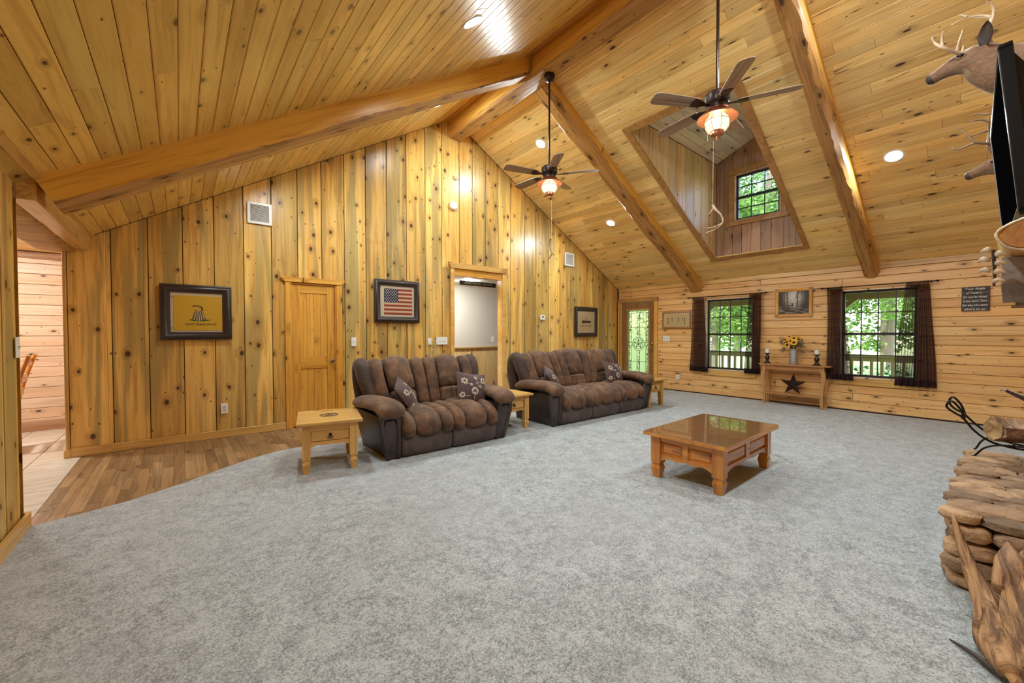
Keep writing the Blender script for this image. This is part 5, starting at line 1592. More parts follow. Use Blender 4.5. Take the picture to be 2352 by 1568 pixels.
# cannon flag
t = on_back('framed_flag', 'dark framed beige flag with a cannon and star, far end of the gable wall', 'framed picture', 7.467, 1.593, 'dark framed flags on the gable wall')
w, h = .81, .70
rim(t, w, h, DARKPROF, M['frame_dark']); ow, oh = w - .192, h - .192
sheet(t, 'mat_board', -ow / 2, ow / 2, -oh / 2, oh / 2, -.006, M['mat_board'])
b = MB(); b.box(-ow / 2 + .05, ow / 2 - .02, -.010, -.0075, -oh / 2 + .04, oh / 2 - .04); f = b.obj('beige_flag', flat('tea_stained_cloth', (.55, .40, .21), .8), t)
b = MB(); b.prism([(a + .0, c + .085) for a, c in star_pts(.030, .012)], lambda a, c, d: (a, d, c), -.0115, -.0102); b.obj('star', ink, f)
b = MB(); b.prism([(-.175, .0), (-.16, .008), (-.15, .008), (-.145, .030), (-.12, .036), (.02, .030), (.15, .024), (.155, .028), (.17, .026), (.17, -.022), (.155, -.024), (.15, -.020), (.02, -.026), (-.12, -.032), (-.145, -.028), (-.15, -.008), (-.16, -.008)], lambda a, c, d: (a, d, c), -.0115, -.0102); b.obj('cannon', ink, f)
text('COME AND TAKE IT', .042, ink, f, (.0, -.011, -.095), ROT_A, sx=1.0)
sheet(t, 'glass', -ow / 2 + .001, ow / 2 - .001, -oh / 2 + .001, oh / 2 - .001, -.0185, M['glass'], .001)
# slatted air vents
def vent(x0, x1, z0, z1, label, n):
    w, h = x1 - x0, z1 - z0
    t = on_back('air_vent', label, 'vent', (x0 + x1) / 2, (z0 + z1) / 2, 'white wall vents')
    rim(t, w, h, [(0, 0), (0, .006), (.003, .009), (.030, .009), (.034, .004), (.034, .001)], M['white'], 'vent_frame')
    sheet(t, 'backing', -w / 2 + .03, w / 2 - .03, -h / 2 + .03, h / 2 - .03, -.002, M['gap'])
    hh = h - .07
    for i in range(n):
        z = -hh / 2 + hh * (i + .5) / n
        b = MB(); b.prism([(-.008, z - hh / n * .30), (-.0075, z - hh / n * .36), (-.002, z + hh / n * .12), (-.0025, z + hh / n * .2)], lambda a, c, d: (d, a, c), -w / 2 + .032, w / 2 - .032)
        b.obj('slat', M['white'], t)
vent(.71, .99, 2.778, 3.062, 'square white return vent high on the gable wall, upper left', 15)
vent(6.733, 7.046, 2.85, 3.15, 'white slatted vent high at the far end of the gable wall', 12)
# detectors, thermostat, switches, outlets
t = on_back('smoke_detector', 'round white smoke detector high on the gable wall', 'smoke detector', 3.835, 3.612)
b = MB(); b.lathe([(.078, 0), (.078, .012), (.072, .026), (.055, .036), (.020, .040), (.001, .040)], 28, Matrix.Rotation(R(90), 4, 'X'), False); b.obj('body', M['white'], t, 40)
t = on_back('wall_sensor', 'tiny pale sensor above the smoke detector', 'sensor', 3.90, 4.132)
b = MB(); b.lathe([(.045, 0), (.045, .008), (.034, .018), (.001, .02)], 20, Matrix.Rotation(R(90), 4, 'X'), False); b.obj('body', M['mat_board'], t, 40)
t = on_back('thermostat', 'small white thermostat right of the wide opening', 'thermostat', 6.038, 1.663)
b = MB(); b.box(-.068, .068, -.028, 0, -.052, .052, .006); b.obj('case', M['white'], t)
b = MB(); b.box(-.03, .02, -.0285, -.027, .0, .028); b.obj('display', M['frame_dark'], t)
b = MB(); b.tube([(0, -.008, -.05), (.002, -.006, -.10), (0, -.006, -.13)], .004, 6); b.obj('wire', M['white'], t)
def switch(t, gangs, w, h, kind='toggle'):
    b = MB(); b.box(-w / 2, w / 2, -.006, 0, -h / 2, h / 2, .003); p = b.obj('plate', M['white'], t)
    for g in range(gangs):
        cx = (g - (gangs - 1) / 2) * .046
        if kind == 'toggle':
            b = MB(); b.box(cx - .005, cx + .005, -.016, -.005, -.004, .012, .002); b.obj('toggle', M['cream'], t)
        elif kind == 'rocker':
            b = MB(); b.box(cx - .016, cx + .016, -.010, -.005, -.032, .032, .002); b.obj('rocker', M['white'], t)
        else:
            for s_ in (-1, 1):
                b = MB(); b.box(cx - .017, cx + .017, -.009, -.005, s_ * .021 - .014, s_ * .021 + .014, .004); o = b.obj('socket', M['cream'], t)
                c = MB()
                for q in (-1, 1): c.box(cx + q * .007 - .0015, cx + q * .007 + .0015, -.0095, -.0088, s_ * .021 - .003, s_ * .021 + .006)
                c.obj('slot', M['gap'], o)
switch(on_back('light_switch', 'single white light switch just right of the narrow door', 'light switch', 2.065, 1.195), 1, .077, .135)
switch(on_back('light_switch', 'single white wall plate left of the triple switch by the wide opening', 'light switch', 3.352, 1.185), 1, .072, .122, 'rocker')
switch(on_back('light_switch', 'wide white triple switch plate left of the wide opening', 'light switch', 3.591, 1.192), 3, .226, .134)
switch(on_back('power_outlet', 'white outlet low on the gable wall left of the narrow door', 'power outlet', .435, .367), 1, .073, .128, 'outlet')
switch(on_right('light_switch', 'white triple switch plate under the pale framed print by the front door', 'light switch', 4.991, 1.197), 3, .172, .128)
t = on_right('power_outlet', 'white outlet with plug-in low on the window wall near the front door', 'power outlet', 4.708, .325)
switch(t, 1, .08, .12, 'outlet')
b = MB(); b.box(-.028, .022, -.045, -.008, -.048, .0, .006); b.obj('plug_in', M['white'], t)
t = thing('light_switch', 'white light switch on the left partition beside the opening', 'light switch', (XL + .001, 4.118, 1.232), R(90))
switch(t, 1, .085, .137)
t = thing('light_switch', 'cream switch on the hallway wall seen through the wide opening', 'light switch', (6.02, 8.099, 1.18))
switch(t, 1, .085, .13)
t = on_back('phone_cord', 'thin grey phone cord looping down from the wall plate by the opening', 'cord', 3.35, 1.12)
b = MB(); b.tube(catmull([(0, -.01, .02), (.05, -.014, -.01), (.13, -.012, -.06), (.08, -.012, -.10), (.02, -.012, -.14), (-.06, -.012, -.21), (-.07, -.012, -.30)], 30), .004, 6); b.obj('cable', flat('grey_cable', (.30, .28, .24), .5), t)
# long sign hanging in the hallway
t = thing('hanging_sign', 'long black sign with white capitals hanging in the hallway', 'sign', (4.84, 7.0, 2.352))
b = MB(); b.box(-.455, .455, -.009, .009, -.045, .045, .003); b.obj('board', flat('charcoal_board', (.022, .020, .020), .5), t)
text('LIVE WELL * LOVE MUCH * LAUGH OFTEN', .046, M['white'], t, (0, -.0100, -.002), ROT_A, sx=.82)
b = MB()
for x in (-.4, .4): b.tube([(x, 0, .04), (x, 0, .076)], .002, 5)
b.obj('hook', M['iron'], t)

# window wall pictures
t = on_right('framed_print', 'slim brown framed pale print beside the front door', 'framed picture', 4.753, 1.627)
w, h = .68, .388
rim(t, w, h, [(0, 0), (0, .018), (.005, .022), (.035, .022), (.042, .012), (.042, .002)], W['oakX'])
sheet(t, 'mat_board', -w / 2 + .04, w / 2 - .04, -h / 2 + .04, h / 2 - .04, -.005, flat('ivory_mat', (.62, .52, .36), .8))
sheet(t, 'print', -w / 2 + .065, w / 2 - .065, -h / 2 + .06, h / 2 - .06, -.0065, flat('straw_print', (.55, .40, .19), .8), .001)
b = MB()
for x, l in ((-.20, .10), (-.10, .04), (.06, .05), (.20, .12), (.145, .03)):
    b.box(x - .006, x + .006, -.0076, -.0068, -l, .05)
b.obj('print_mark', ink, t)
sheet(t, 'glass', -w / 2 + .043, w / 2 - .043, -h / 2 + .043, h / 2 - .043, -.011, M['glass'], .001)
def woodland():
    m, nt, out = new_mat('monochrome_woodland_print'); k = NT(nt)
    co = k.coord(); sep = k.n('ShaderNodeSeparateXYZ'); k.put(sep.inputs[0], co)
    x, z = sep.outputs[0], sep.outputs[2]
    tr = k.noise(k.vmath('MULTIPLY', co, (26, 0, 2.2)), 1., 3., .6)
    fo = k.noise(k.vmath('MULTIPLY', co, (26, 0, 30)), 1., 5., .7)
    wa = k.noise(k.vmath('MULTIPLY', co, (7, 0, 45)), 1., 3., .6)
    glow = k.ramp(k.vmath('LENGTH', k.vmath('MULTIPLY', k.vmath('ADD', co, (0, 0, -.09)), (1., 0, .75))), .21, .02)
    c = k.mix(glow, (.035, .030, .026), (.78, .74, .68))
    c = k.mix(k.math('MULTIPLY', k.ramp(tr, .54, .60), .85), c, (.02, .016, .013))
    c = k.mix(k.math('MULTIPLY', k.ramp(fo, .48, .58), k.ramp(z, .13, -.06)), c, (.025, .021, .018))
    c = k.mix(k.math('MULTIPLY', k.ramp(wa, .5, .62), k.ramp(z, -.05, -.12)), c, (.30, .28, .25))
    k.bsdf(out, c, .5)
    return m
t = on_right('framed_photo', 'wood framed black and white woodland photograph above the console table', 'framed picture', 2.482, 1.882)
w, h = .58, .52
rim(t, w, h, [(0, 0), (0, .018), (.008, .024), (.040, .022), (.052, .012), (.052, .002)], W['doorX'])
sheet(t, 'photo', -w / 2 + .05, w / 2 - .05, -h / 2 + .05, h / 2 - .05, -.006, woodland())
for sx in (-1, 1):
    for sz in (-1, 1):
        b = MB(); b.prism([(sx * (w / 2 + .004), sz * (h / 2 + .004)), (sx * (w / 2 - .06), sz * (h / 2 + .004)), (sx * (w / 2 - .05), sz * (h / 2 - .03)), (sx * (w / 2 - .03), sz * (h / 2 - .05)), (sx * (w / 2 + .004), sz * (h / 2 - .06))], lambda a, c, d: (a, d, c), -.028, -.02)
        b.obj('corner_plate', W['trim_dark'], t)
b = MB(); b.prism([(-.012, -.09), (-.006, -.035), (-.012, -.005), (0, .012), (.012, -.005), (.006, -.035), (.012, -.09)], lambda a, c, d: (a + .01, d, c), -.0075, -.0065); b.obj('pale_figure', flat('print_white', (.62, .6, .56), .7), t)
sheet(t, 'glass', -w / 2 + .053, w / 2 - .053, -h / 2 + .053, h / 2 - .053, -.011, M['glass'], .001)
# slatted sign
t = on_right('slat_sign', 'grey slatted sign with white script right of the second window', 'sign', .279, 1.804)
slat = wood('grey_sign_slat', (.10, .075, .07), (.065, .048, .046), (.035, .026, .025), knot=.1, rough=.6, var=.15)
words = ('Your Angle', 'of Travel is...', "It's not for those", "if you don't Take", 'the way you came', 'where to go')
for i, s_ in enumerate(words):
    z1 = .172 - i * .0573
    b = MB(); b.box(-.1325, .1325, -.020, -.004, z1 - .0555, z1 - .0015, .002); o = b.obj('slat', slat, t)
    text(s_, .045, M['white'], o, (-.005, -.0208, z1 - .031), ROT_A, sx=.72 if len(s_) > 12 else .9)
b = MB(); b.box(-.1, -.07, -.005, 0, -.165, .165).box(.07, .1, -.005, 0, -.165, .165); b.obj('back_batten', slat, t)

# ---------------------------------------------------------------- curtains
def curtain(label, ya, yb, yc_, yd, zt, zb, ph, group):
    """top edge ya..yb, bottom edge yc_..yd along the wall; hangs in pleats"""
    t = thing('sheer_curtain', label, 'curtain', (XB - .075, (ya + yb) / 2, zt), group=group)
    nx, nz = 64, 16
    vs = []; y0 = (ya + yb) / 2
    for j in range(nz + 1):
        s = j / nz
        e = s ** .8
        for i in range(nx + 1):
            u = i / nx
            y = (ya + (yb - ya) * u) * (1 - e) + (yc_ + (yd - yc_) * u) * e
            amp = .016 + .022 * s
            x = math.sin(u * PI * 2 * 6.5 + ph + .7 * math.sin(3 * s + ph)) * amp + .012 * math.sin(u * 9 + ph * 2 + s * 4)
            vs.append((x, y - y0 + .006 * math.sin(s * 6 + u * 8 + ph), -(zt - zb) * s))
    fs = [(j * (nx + 1) + i, j * (nx + 1) + i + 1, (j + 1) * (nx + 1) + i + 1, (j + 1) * (nx + 1) + i) for j in range(nz) for i in range(nx)]
    b = MB(); b.add(vs, fs); b.obj('cloth', M['sheer'], t, 180)
    b = MB()
    rows = [(-.03, .012), (-.03, .028)]
    hv = []
    for i in range(nx + 1):
        v = vs[i]; hv.append((v[0], v[1], .018))
    b.add(hv + vs[:nx + 1] + [vs[(nx + 1) + i] for i in range(nx + 1)], [(k * (nx + 1) + i, k * (nx + 1) + i + 1, (k + 1) * (nx + 1) + i + 1, (k + 1) * (nx + 1) + i) for k in (0, 1) for i in range(nx)])
    b.obj('heading', M['sheer'], t, 180)
    b = MB(); o = nz - 1
    b.add(vs[o * (nx + 1):], [(i, i + 1, nx + 2 + i, nx + 1 + i) for i in range(nx)])
    b.v = [(p[0] - .003, p[1], p[2]) for p in b.v]
    b.obj('hem', M['sheer'], t, 180)
g = 'sheer brown curtain panels'
curtain('brown sheer curtain on the door side of the first window', 4.345, 4.09, 4.40, 4.00, 2.085, .50, .3, g)
curtain('brown sheer curtain on the console side of the first window', 3.20, 2.995, 3.30, 2.99, 2.085, .53, 1.9, g)
curtain('brown sheer curtain on the console side of the second window', 1.975, 1.77, 1.96, 1.60, 2.085, .53, 3.1, g)
curtain('brown sheer curtain on the fireplace side of the second window', .99, .735, 1.10, .64, 2.085, .50, 4.4, g)
for y0, y1, lab in ((2.93, 4.42, 'thin dark curtain rod over the first window'), (.66, 2.03, 'thin dark curtain rod over the second window')):
    t = thing('curtain_rod', lab, 'curtain rod', (XB - .075, (y0 + y1) / 2, 2.093))
    L = (y1 - y0) / 2
    b = MB(); b.tube([(0, -L, 0), (0, L, 0)], .008, 10); b.obj('rod', M['iron'], t, 60)
    for s_ in (-1, 1):
        b = MB(); b.ball((0, s_ * (L + .012), 0), (.016, .022, .016), 8); b.tube(catmull([(0, s_ * (L + .02), 0), (-.01, s_ * (L + .04), .006), (.008, s_ * (L + .055), -.008), (.0, s_ * (L + .066), .006)], 10), .004, 6); b.obj('finial', M['iron'], t, 60)
        b = MB(); b.box(.0, .075, s_ * (L - .06) - .008, s_ * (L - .06) + .008, -.012, .004); b.obj('bracket', M['iron'], t)

# ---------------------------------------------------------------- television, mantel and fireplace hearth
ux = V3((1.45, .047, .005)).normalized(); uz = V3((0, .094, .9956)); uz = (uz - ux * uz.dot(ux)).normalized(); un = uz.cross(ux)
ctr = V3((4.175, .030, 2.405))
Mt = Matrix(((ux.x, un.x, uz.x, ctr.x), (ux.y, un.y, uz.y, ctr.y), (ux.z, un.z, uz.z, ctr.z), (0, 0, 0, 1)))
t = thing('television', 'large black flat television tilted down over the mantel at the right edge', 'television')
t.matrix_world = Mt
hw, hh = .745, .445
b = MB(); b.box(-hw, hw, -.004, -.001, -hh + .02, hh - .02); b.obj('screen', M['screen'], t)
b = MB()
for x0, x1, z0, z1 in ((-hw - .022, -hw + .004, -hh - .01, hh), (hw - .004, hw + .022, -hh - .01, hh), (-hw - .022, hw + .022, hh - .02, hh + .012), (-hw - .022, hw + .022, -hh - .022, -hh + .02)):
    b.box(x0, x1, -.05, .003, z0, z1, .004)
b.obj('bezel', M['black'], t)
b = MB()
for x0, x1, z0, z1 in ((-hw - .004, -hw + .003, -hh + .018, hh - .018), (hw - .003, hw + .004, -hh + .018, hh - .018), (-hw, hw, hh - .024, hh - .018), (-hw, hw, -hh + .018, -hh + .026)):
    b.box(x0, x1, -.002, .0045, z0, z1)
b.obj('silver_edge', M['silver'], t)
b = MB(); b.loft([[(-hw, -.03, -hh), (hw, -.03, -hh), (hw, -.03, hh), (-hw, -.03, hh)], [(-hw + .01, -.10, -hh + .02), (hw - .01, -.10, -hh + .02), (hw - .01, -.10, hh - .16), (-hw + .01, -.10, hh - .16)], [(-hw + .05, -.165, -hh + .06), (hw - .05, -.165, -hh + .06), (hw - .05, -.165, hh - .30), (-hw + .05, -.165, hh - .30)]]); b.obj('back_shell', M['black'], t)
b = MB(); b.box(-.2, .2, -.18, -.15, -.2, .1, .004).box(-.03, .03, -.27, -.17, -.06, .06, .004); b.obj('wall_mount', M['iron'], t)
# mantel: split log
t = thing('mantel_log', 'split log mantel with round cut end under the television', 'mantel', (3.05, -.115, 1.782))
b = MB(); log(b, (.012, 0, 0), (2.35, 0, 0), .148, .079, .02, 31, (0, 1, 0), e=2.3); b.obj('log_body', W['doorX'], t, 50)
b = MB(); log(b, (0, 0, 0), (.014, 0, 0), .136, .070, .015, 33, (0, 1, 0), nseg=1, e=2.3); o = b.obj('cut_end', W['oakX'], t, 50); label_part(o, 'smooth sawn end of the mantel log')
b = MB()
b.tube([(.004, .150 * math.cos(a) * (1 + .03 * math.sin(5 * a)), .082 * math.sin(a)) for a in [R(-75 + 7.5 * i) for i in range(21)]], [.0045 + .003 * abs(math.sin(i * 1.3)) for i in range(21)], 7); o = b.obj('bark_edge', M['bone'], t, 60); label_part(o, 'pale bark edge around the sawn end')
b = MB(); b.box(.24, 2.2, -.14, .135, -.215, -.075, .004); o = b.obj('corbel_board', wood('grey_barnwood', (.26, .21, .18), (.19, .15, .13), (.11, .085, .075), knot=.2, rough=.6, var=.05), t); label_part(o, 'grey barnwood board under the mantel')
# row of antler pieces on a dark strap under the mantel end
t = thing('antler_strap', 'dark strap of pale antler pieces hanging from the mantel end', 'antler decoration', (3.12, .045, 1.70))
b = MB(); b.tube([(0, 0, .03), (.0, -.004, -.04), (.0, -.006, -.10), (0, -.004, -.15)], [.007, .007, .006, .005], 7); b.obj('strap', M['frame_dark'], t)
rnd = random.Random(9)
for i, (dy, dz, s_, a) in enumerate(((.018, .028, 1.1, 20), (-.022, .004, 1.2, -30), (.026, -.018, 1.15, 25), (-.020, -.038, 1., -20), (.022, -.070, 1.1, 40), (-.018, -.082, 1.1, -30), (-.016, -.125, .9, -50))):
    b = MB(); sg = 1 if dy > 0 else -1
    b.tube(catmull([(-.006, -dy * .6, -.004), (-.012, 0, .004), (-.012, sg * .013, .0), (-.004, sg * .023, -.014)], 9), [.005, .009 * s_, .0125 * s_, .013 * s_, .012 * s_, .010 * s_, .008 * s_, .005, .002], 9)
    o = b.obj('antler_piece', M['bone'], t, 180); o.location = (0, dy, dz); o.rotation_euler = (R(a * .5), 0, R(a * .4))
# wall cabinet farther along
t = thing('wall_cabinet', 'dark reddish wall cabinet with pale edges beyond the mantel', 'cabinet', (6.5, YR, 1.6))
dk = wood('dark_red_cabinet', (.10, .035, .018), (.07, .024, .012), (.035, .012, .007), knot=.2, rough=.4, var=.05)
b = MB(); b.box(.03, .8, 0, .415, .0, .19, .004); b.obj('lower_case', dk, t)
b = MB(); b.box(-.0, .03, .39, .42, .0, .19, .003); b.obj('edge_strip', W['pineZ'], t)
b = MB(); b.box(-.10, .7, 0, .36, .19, .44, .004); b.obj('upper_case', dk, t)
b = MB(); b.box(-.13, -.10, .352, .372, .13, .44, .003); b.obj('edge_strip', W['pineZ'], t)
# hearth of stacked stone
hearth = thing('stone_hearth', 'raised hearth of stacked sandstone ledges at the lower right', 'hearth', (3.06, 0, .012), kind='thing')
b = MB(); b.box(.07, 1.86, YR + .01, .14, 0, .335); b.obj('mortar_core', M['gap'], hearth)
def stone(c, hx, hy, hz, seed):
    rr = random.Random(seed)
    NR, NS = 14, 8
    b = MB(); rings = []
    ph = [rr.uniform(0, 6.28) for _ in range(8)]
    for j in range(NS):
        v = -1 + 2 * j / (NS - 1)
        k = (1 - abs(v) ** 5) ** .35 if abs(v) < 1 else 0
        k = max(k, .55)
        ring = []
        for i in range(NR):
            a = 2 * PI * i / NR
            ct, st = math.cos(a), math.sin(a)
            q = 1 + .07 * math.sin(2 * a + ph[0] + v) + .05 * math.sin(5 * a + ph[1] + 3 * v) + rr.uniform(-.03, .03)
            ring.append((c[0] + hx * k * q * math.copysign(abs(ct) ** .45, ct), c[1] + hy * v * (1 + .06 * math.sin(a * 2 + ph[2])), c[2] + hz * k * q * math.copysign(abs(st) ** .45, st)))
        rings.append(ring)
    b.loft(rings)
    cx, cy, cz = c
    b.v = [(p[0] - cx, p[1] - cy, p[2] - cz) for p in b.v]
    return b.obj('stone', M['stone'], hearth, 55, loc=c)
sd = 100
x = .02
random.seed(40)
while x < 1.88:                                   # ledge stones forming the top, running front to back
    w = random.uniform(.09, .20)
    y = .205 + random.uniform(-.02, .012)
    while y > -.40:
        l = min(random.uniform(.14, .42), y + .435)
        hz = .026 + random.uniform(-.004, .006)
        stone((x + w / 2, y - l / 2, .352 + random.uniform(-.006, .008)), w / 2 + .004, l / 2, hz, sd); sd += 1
        y -= l + .004
    x += w
for row in range(4):                              # near end face
    z0 = .005 + row * .082; y = .20 - random.uniform(0, .03)
    while y > -.40:
        l = min(random.uniform(.10, .24), y + .435); h = .036 + random.uniform(-.004, .003)
        stone((.05 + random.uniform(-.02, .015), y - l / 2, z0 + .04), .06, l / 2, h, sd); sd += 1
        y -= l + .008
for row in range(4):                              # long front face
    z0 = .005 + row * .082; x = .10
    while x < 1.85:
        l = random.uniform(.14, .30); h = .036 + random.uniform(-.004, .003)
        o = stone((x + l / 2, .145 + random.uniform(-.01, .02), z0 + .04), .055, l / 2, h, sd); sd += 1
        o.rotation_euler = (0, 0, R(90))
        x += l + .008
# driftwood leaning on the hearth
t = thing('driftwood', 'gnarled weathered driftwood root leaning against the near end of the hearth', 'driftwood', (2.65, 0, .012))
def gnarl(mb, pts, rad, seed, n=26, ring=16, flatn=.8):
    rr = random.Random(seed); P = catmull(pts, n); ph = [rr.uniform(0, 6.28) for _ in range(6)]
    rings = []; nr = None
    for i, p in enumerate(P):
        tt = (P[min(i + 1, n - 1)] - P[max(0, i - 1)]).normalized()
        if nr is None: nr = (V3((0, 0, 1)) - tt * tt.z).normalized()
        nr = (nr - tt * nr.dot(tt)).normalized(); bn = tt.cross(nr)
        s = i / (n - 1) * (len(rad) - 1); k = min(int(s), len(rad) - 2); r = rad[k] + (rad[k + 1] - rad[k]) * (s - k)
        q = []
        for j in range(ring):
            a = 2 * PI * j / ring
            m = 1 + .22 * math.sin(3 * a + ph[0] + i * .16) + .12 * math.sin(5 * a + ph[1] - i * .1) + .06 * math.sin(7 * a + ph[2] + i * .3)
            q.append(p + (nr * math.cos(a) * flatn + bn * math.sin(a)) * r * m)
        rings.append(q)
    mb.loft(rings)
b = MB()
gnarl(b, [(.42, .160, .37), (.30, .118, .27), (.16, .062, .16), (0, .015, .09), (-.16, -.02, .05), (-.34, -.08, .03)], [.006, .018, .030, .042, .05, .045], 1)
gnarl(b, [(.22, .03, .15), (.05, .018, .10), (-.12, -.01, .075), (-.30, -.06, .06)], [.02, .052, .065, .06], 2)
gnarl(b, [(.27, -.075, .33), (.14, -.075, .26), (.0, -.09, .17), (-.16, -.12, .10), (-.36, -.17, .06)], [.015, .055, .075, .085, .08], 3)
gnarl(b, [(.24, -.02, .36), (.16, -.03, .30), (.06, -.02, .20)], [.006, .04, .05], 4)
gnarl(b, [(.10, -.16, .36), (.0, -.17, .26), (-.14, -.2, .14)], [.03, .08, .1], 5)
b.obj('root', M['drift'], t, 180)
t = thing('shed_antler', 'dark antler tine lying on the carpet in front of the driftwood', 'antler', (2.5, .12, .016))
b = MB(); b.tube(catmull([(.02, .012, .0), (-.03, -.035, .012), (-.10, -.10, .02), (-.20, -.20, .022)], 12), [.003 + .0013 * i for i in range(12)], 9); b.obj('tine', M['hide_dark'], t, 60)
# iron log rack and its logs
t = thing('log_rack', 'black iron log rack with looped ends standing on the stone hearth', 'log rack', (4.75, 0, .392))
def T(x, pts): return [(x - 4.75, y, z - .392) for y, z in pts]
b = MB(); b.tube(catmull(T(4.85, [(.195, .665), (.22, .745), (.262, .80), (.285, .765), (.262, .715), (.203, .672), (.14, .60), (.06, .53), (-.03, .49), (-.20, .475), (-.4, .49)]), 46), .0075, 8); b.obj('side_rail', M['iron'], t, 60)
b = MB(); b.tube(catmull(T(4.65, [(.190, .665), (.215, .735), (.262, .79), (.287, .745), (.25, .705), (.20, .668), (.145, .585), (.08, .525), (0, .495), (-.18, .48), (-.4, .49)]), 46), .0075, 8); b.obj('side_rail', M['iron'], t, 60)
for x, pts in ((4.90, [(.150, .395), (.137, .402), (.112, .46), (.076, .497), (.03, .508), (-.10, .50), (-.22, .40)]), (4.60, [(.150, .395), (.135, .402), (.095, .462), (.049, .492), (-.02, .508), (-.12, .50), (-.24, .40)])):
    b = MB(); b.tube(catmull(T(x, pts), 26), .0065, 8); b.obj('foot', M['iron'], t, 60)
b = MB(); b.tube([(-.15, .199, .282), (.10, .199, .285)], .009, 8); b.tube([(-.15, -.05, .112), (.15, -.05, .112)], .007, 8); b.tube([(-.15, -.3, .09), (.15, -.3, .09)], .007, 8); b.ball((-.05, .2, .285), .014, 6); b.obj('cross_bar', M['iron'], t, 60)
def firewood(p0, p1, r, seed, label):
    p0, p1 = V3(p0), V3(p1)
    t = thing('firewood_log', label, 'firewood', tuple(p0), group='firewood on the iron rack')
    b = MB(); gnarl(b, [(0, 0, 0), tuple((p1 - p0) * .5), tuple(p1 - p0)], [r, r * .95, r], seed, n=10, flatn=.95); b.obj('bark', M['drift'], t, 60)
    rr = random.Random(seed); b = MB()
    tt = (p1 - p0).normalized(); n1 = tt.cross(V3((0, 0, 1))).normalized(); n2 = n1.cross(tt)
    vs = [tuple(-tt * (.02 + .0))]
    for ring, k in ((.5, 9), (.9, 9)):
        for i in range(k):
            a = 2 * PI * i / k; vs.append(tuple((n1 * math.cos(a) + n2 * math.sin(a)) * r * ring - tt * rr.uniform(.0, .028)))
    fs = [(0, 1 + i, 1 + (i + 1) % 9) for i in range(9)] + [(1 + i, 10 + i, 10 + (i + 1) % 9, 1 + (i + 1) % 9) for i in range(9)]
    b.add(vs, fs); o = b.obj('split_end', horn_mat('split_wood_%d' % seed, (.22, .11, .04), (.55, .36, .17)), t); label_part(o, 'rough pale splintered end')
firewood((4.60, .040, .612), (4.90, -.34, .585), .080, 61, 'thick split log with ragged pale end, nearest on the iron rack')
firewood((4.78, -.17, .70), (5.00, -.42, .66), .060, 62, 'second split log behind the thick one on the iron rack')
t = thing('mounted_horn', 'pale tipped horn jutting out above the log rack', 'horn', (4.1, YR, .80))
b = MB(); b.tube(catmull([(.0, .02, 0), (-.01, .18, .03), (-.03, .32, .085), (-.04, .445, .155)], 16), [.036 - .0018 * i for i in range(16)], 10); b.obj('horn_body', M['hide_dark'], t, 60)
b = MB(); b.tube(catmull([(-.032, .365, .112), (-.04, .445, .155), (-.042, .47, .17)], 8), [.0125, .0115, .0105, .0095, .008, .006, .004, .001], 10); b.obj('horn_tip', M['bone'], t, 60)

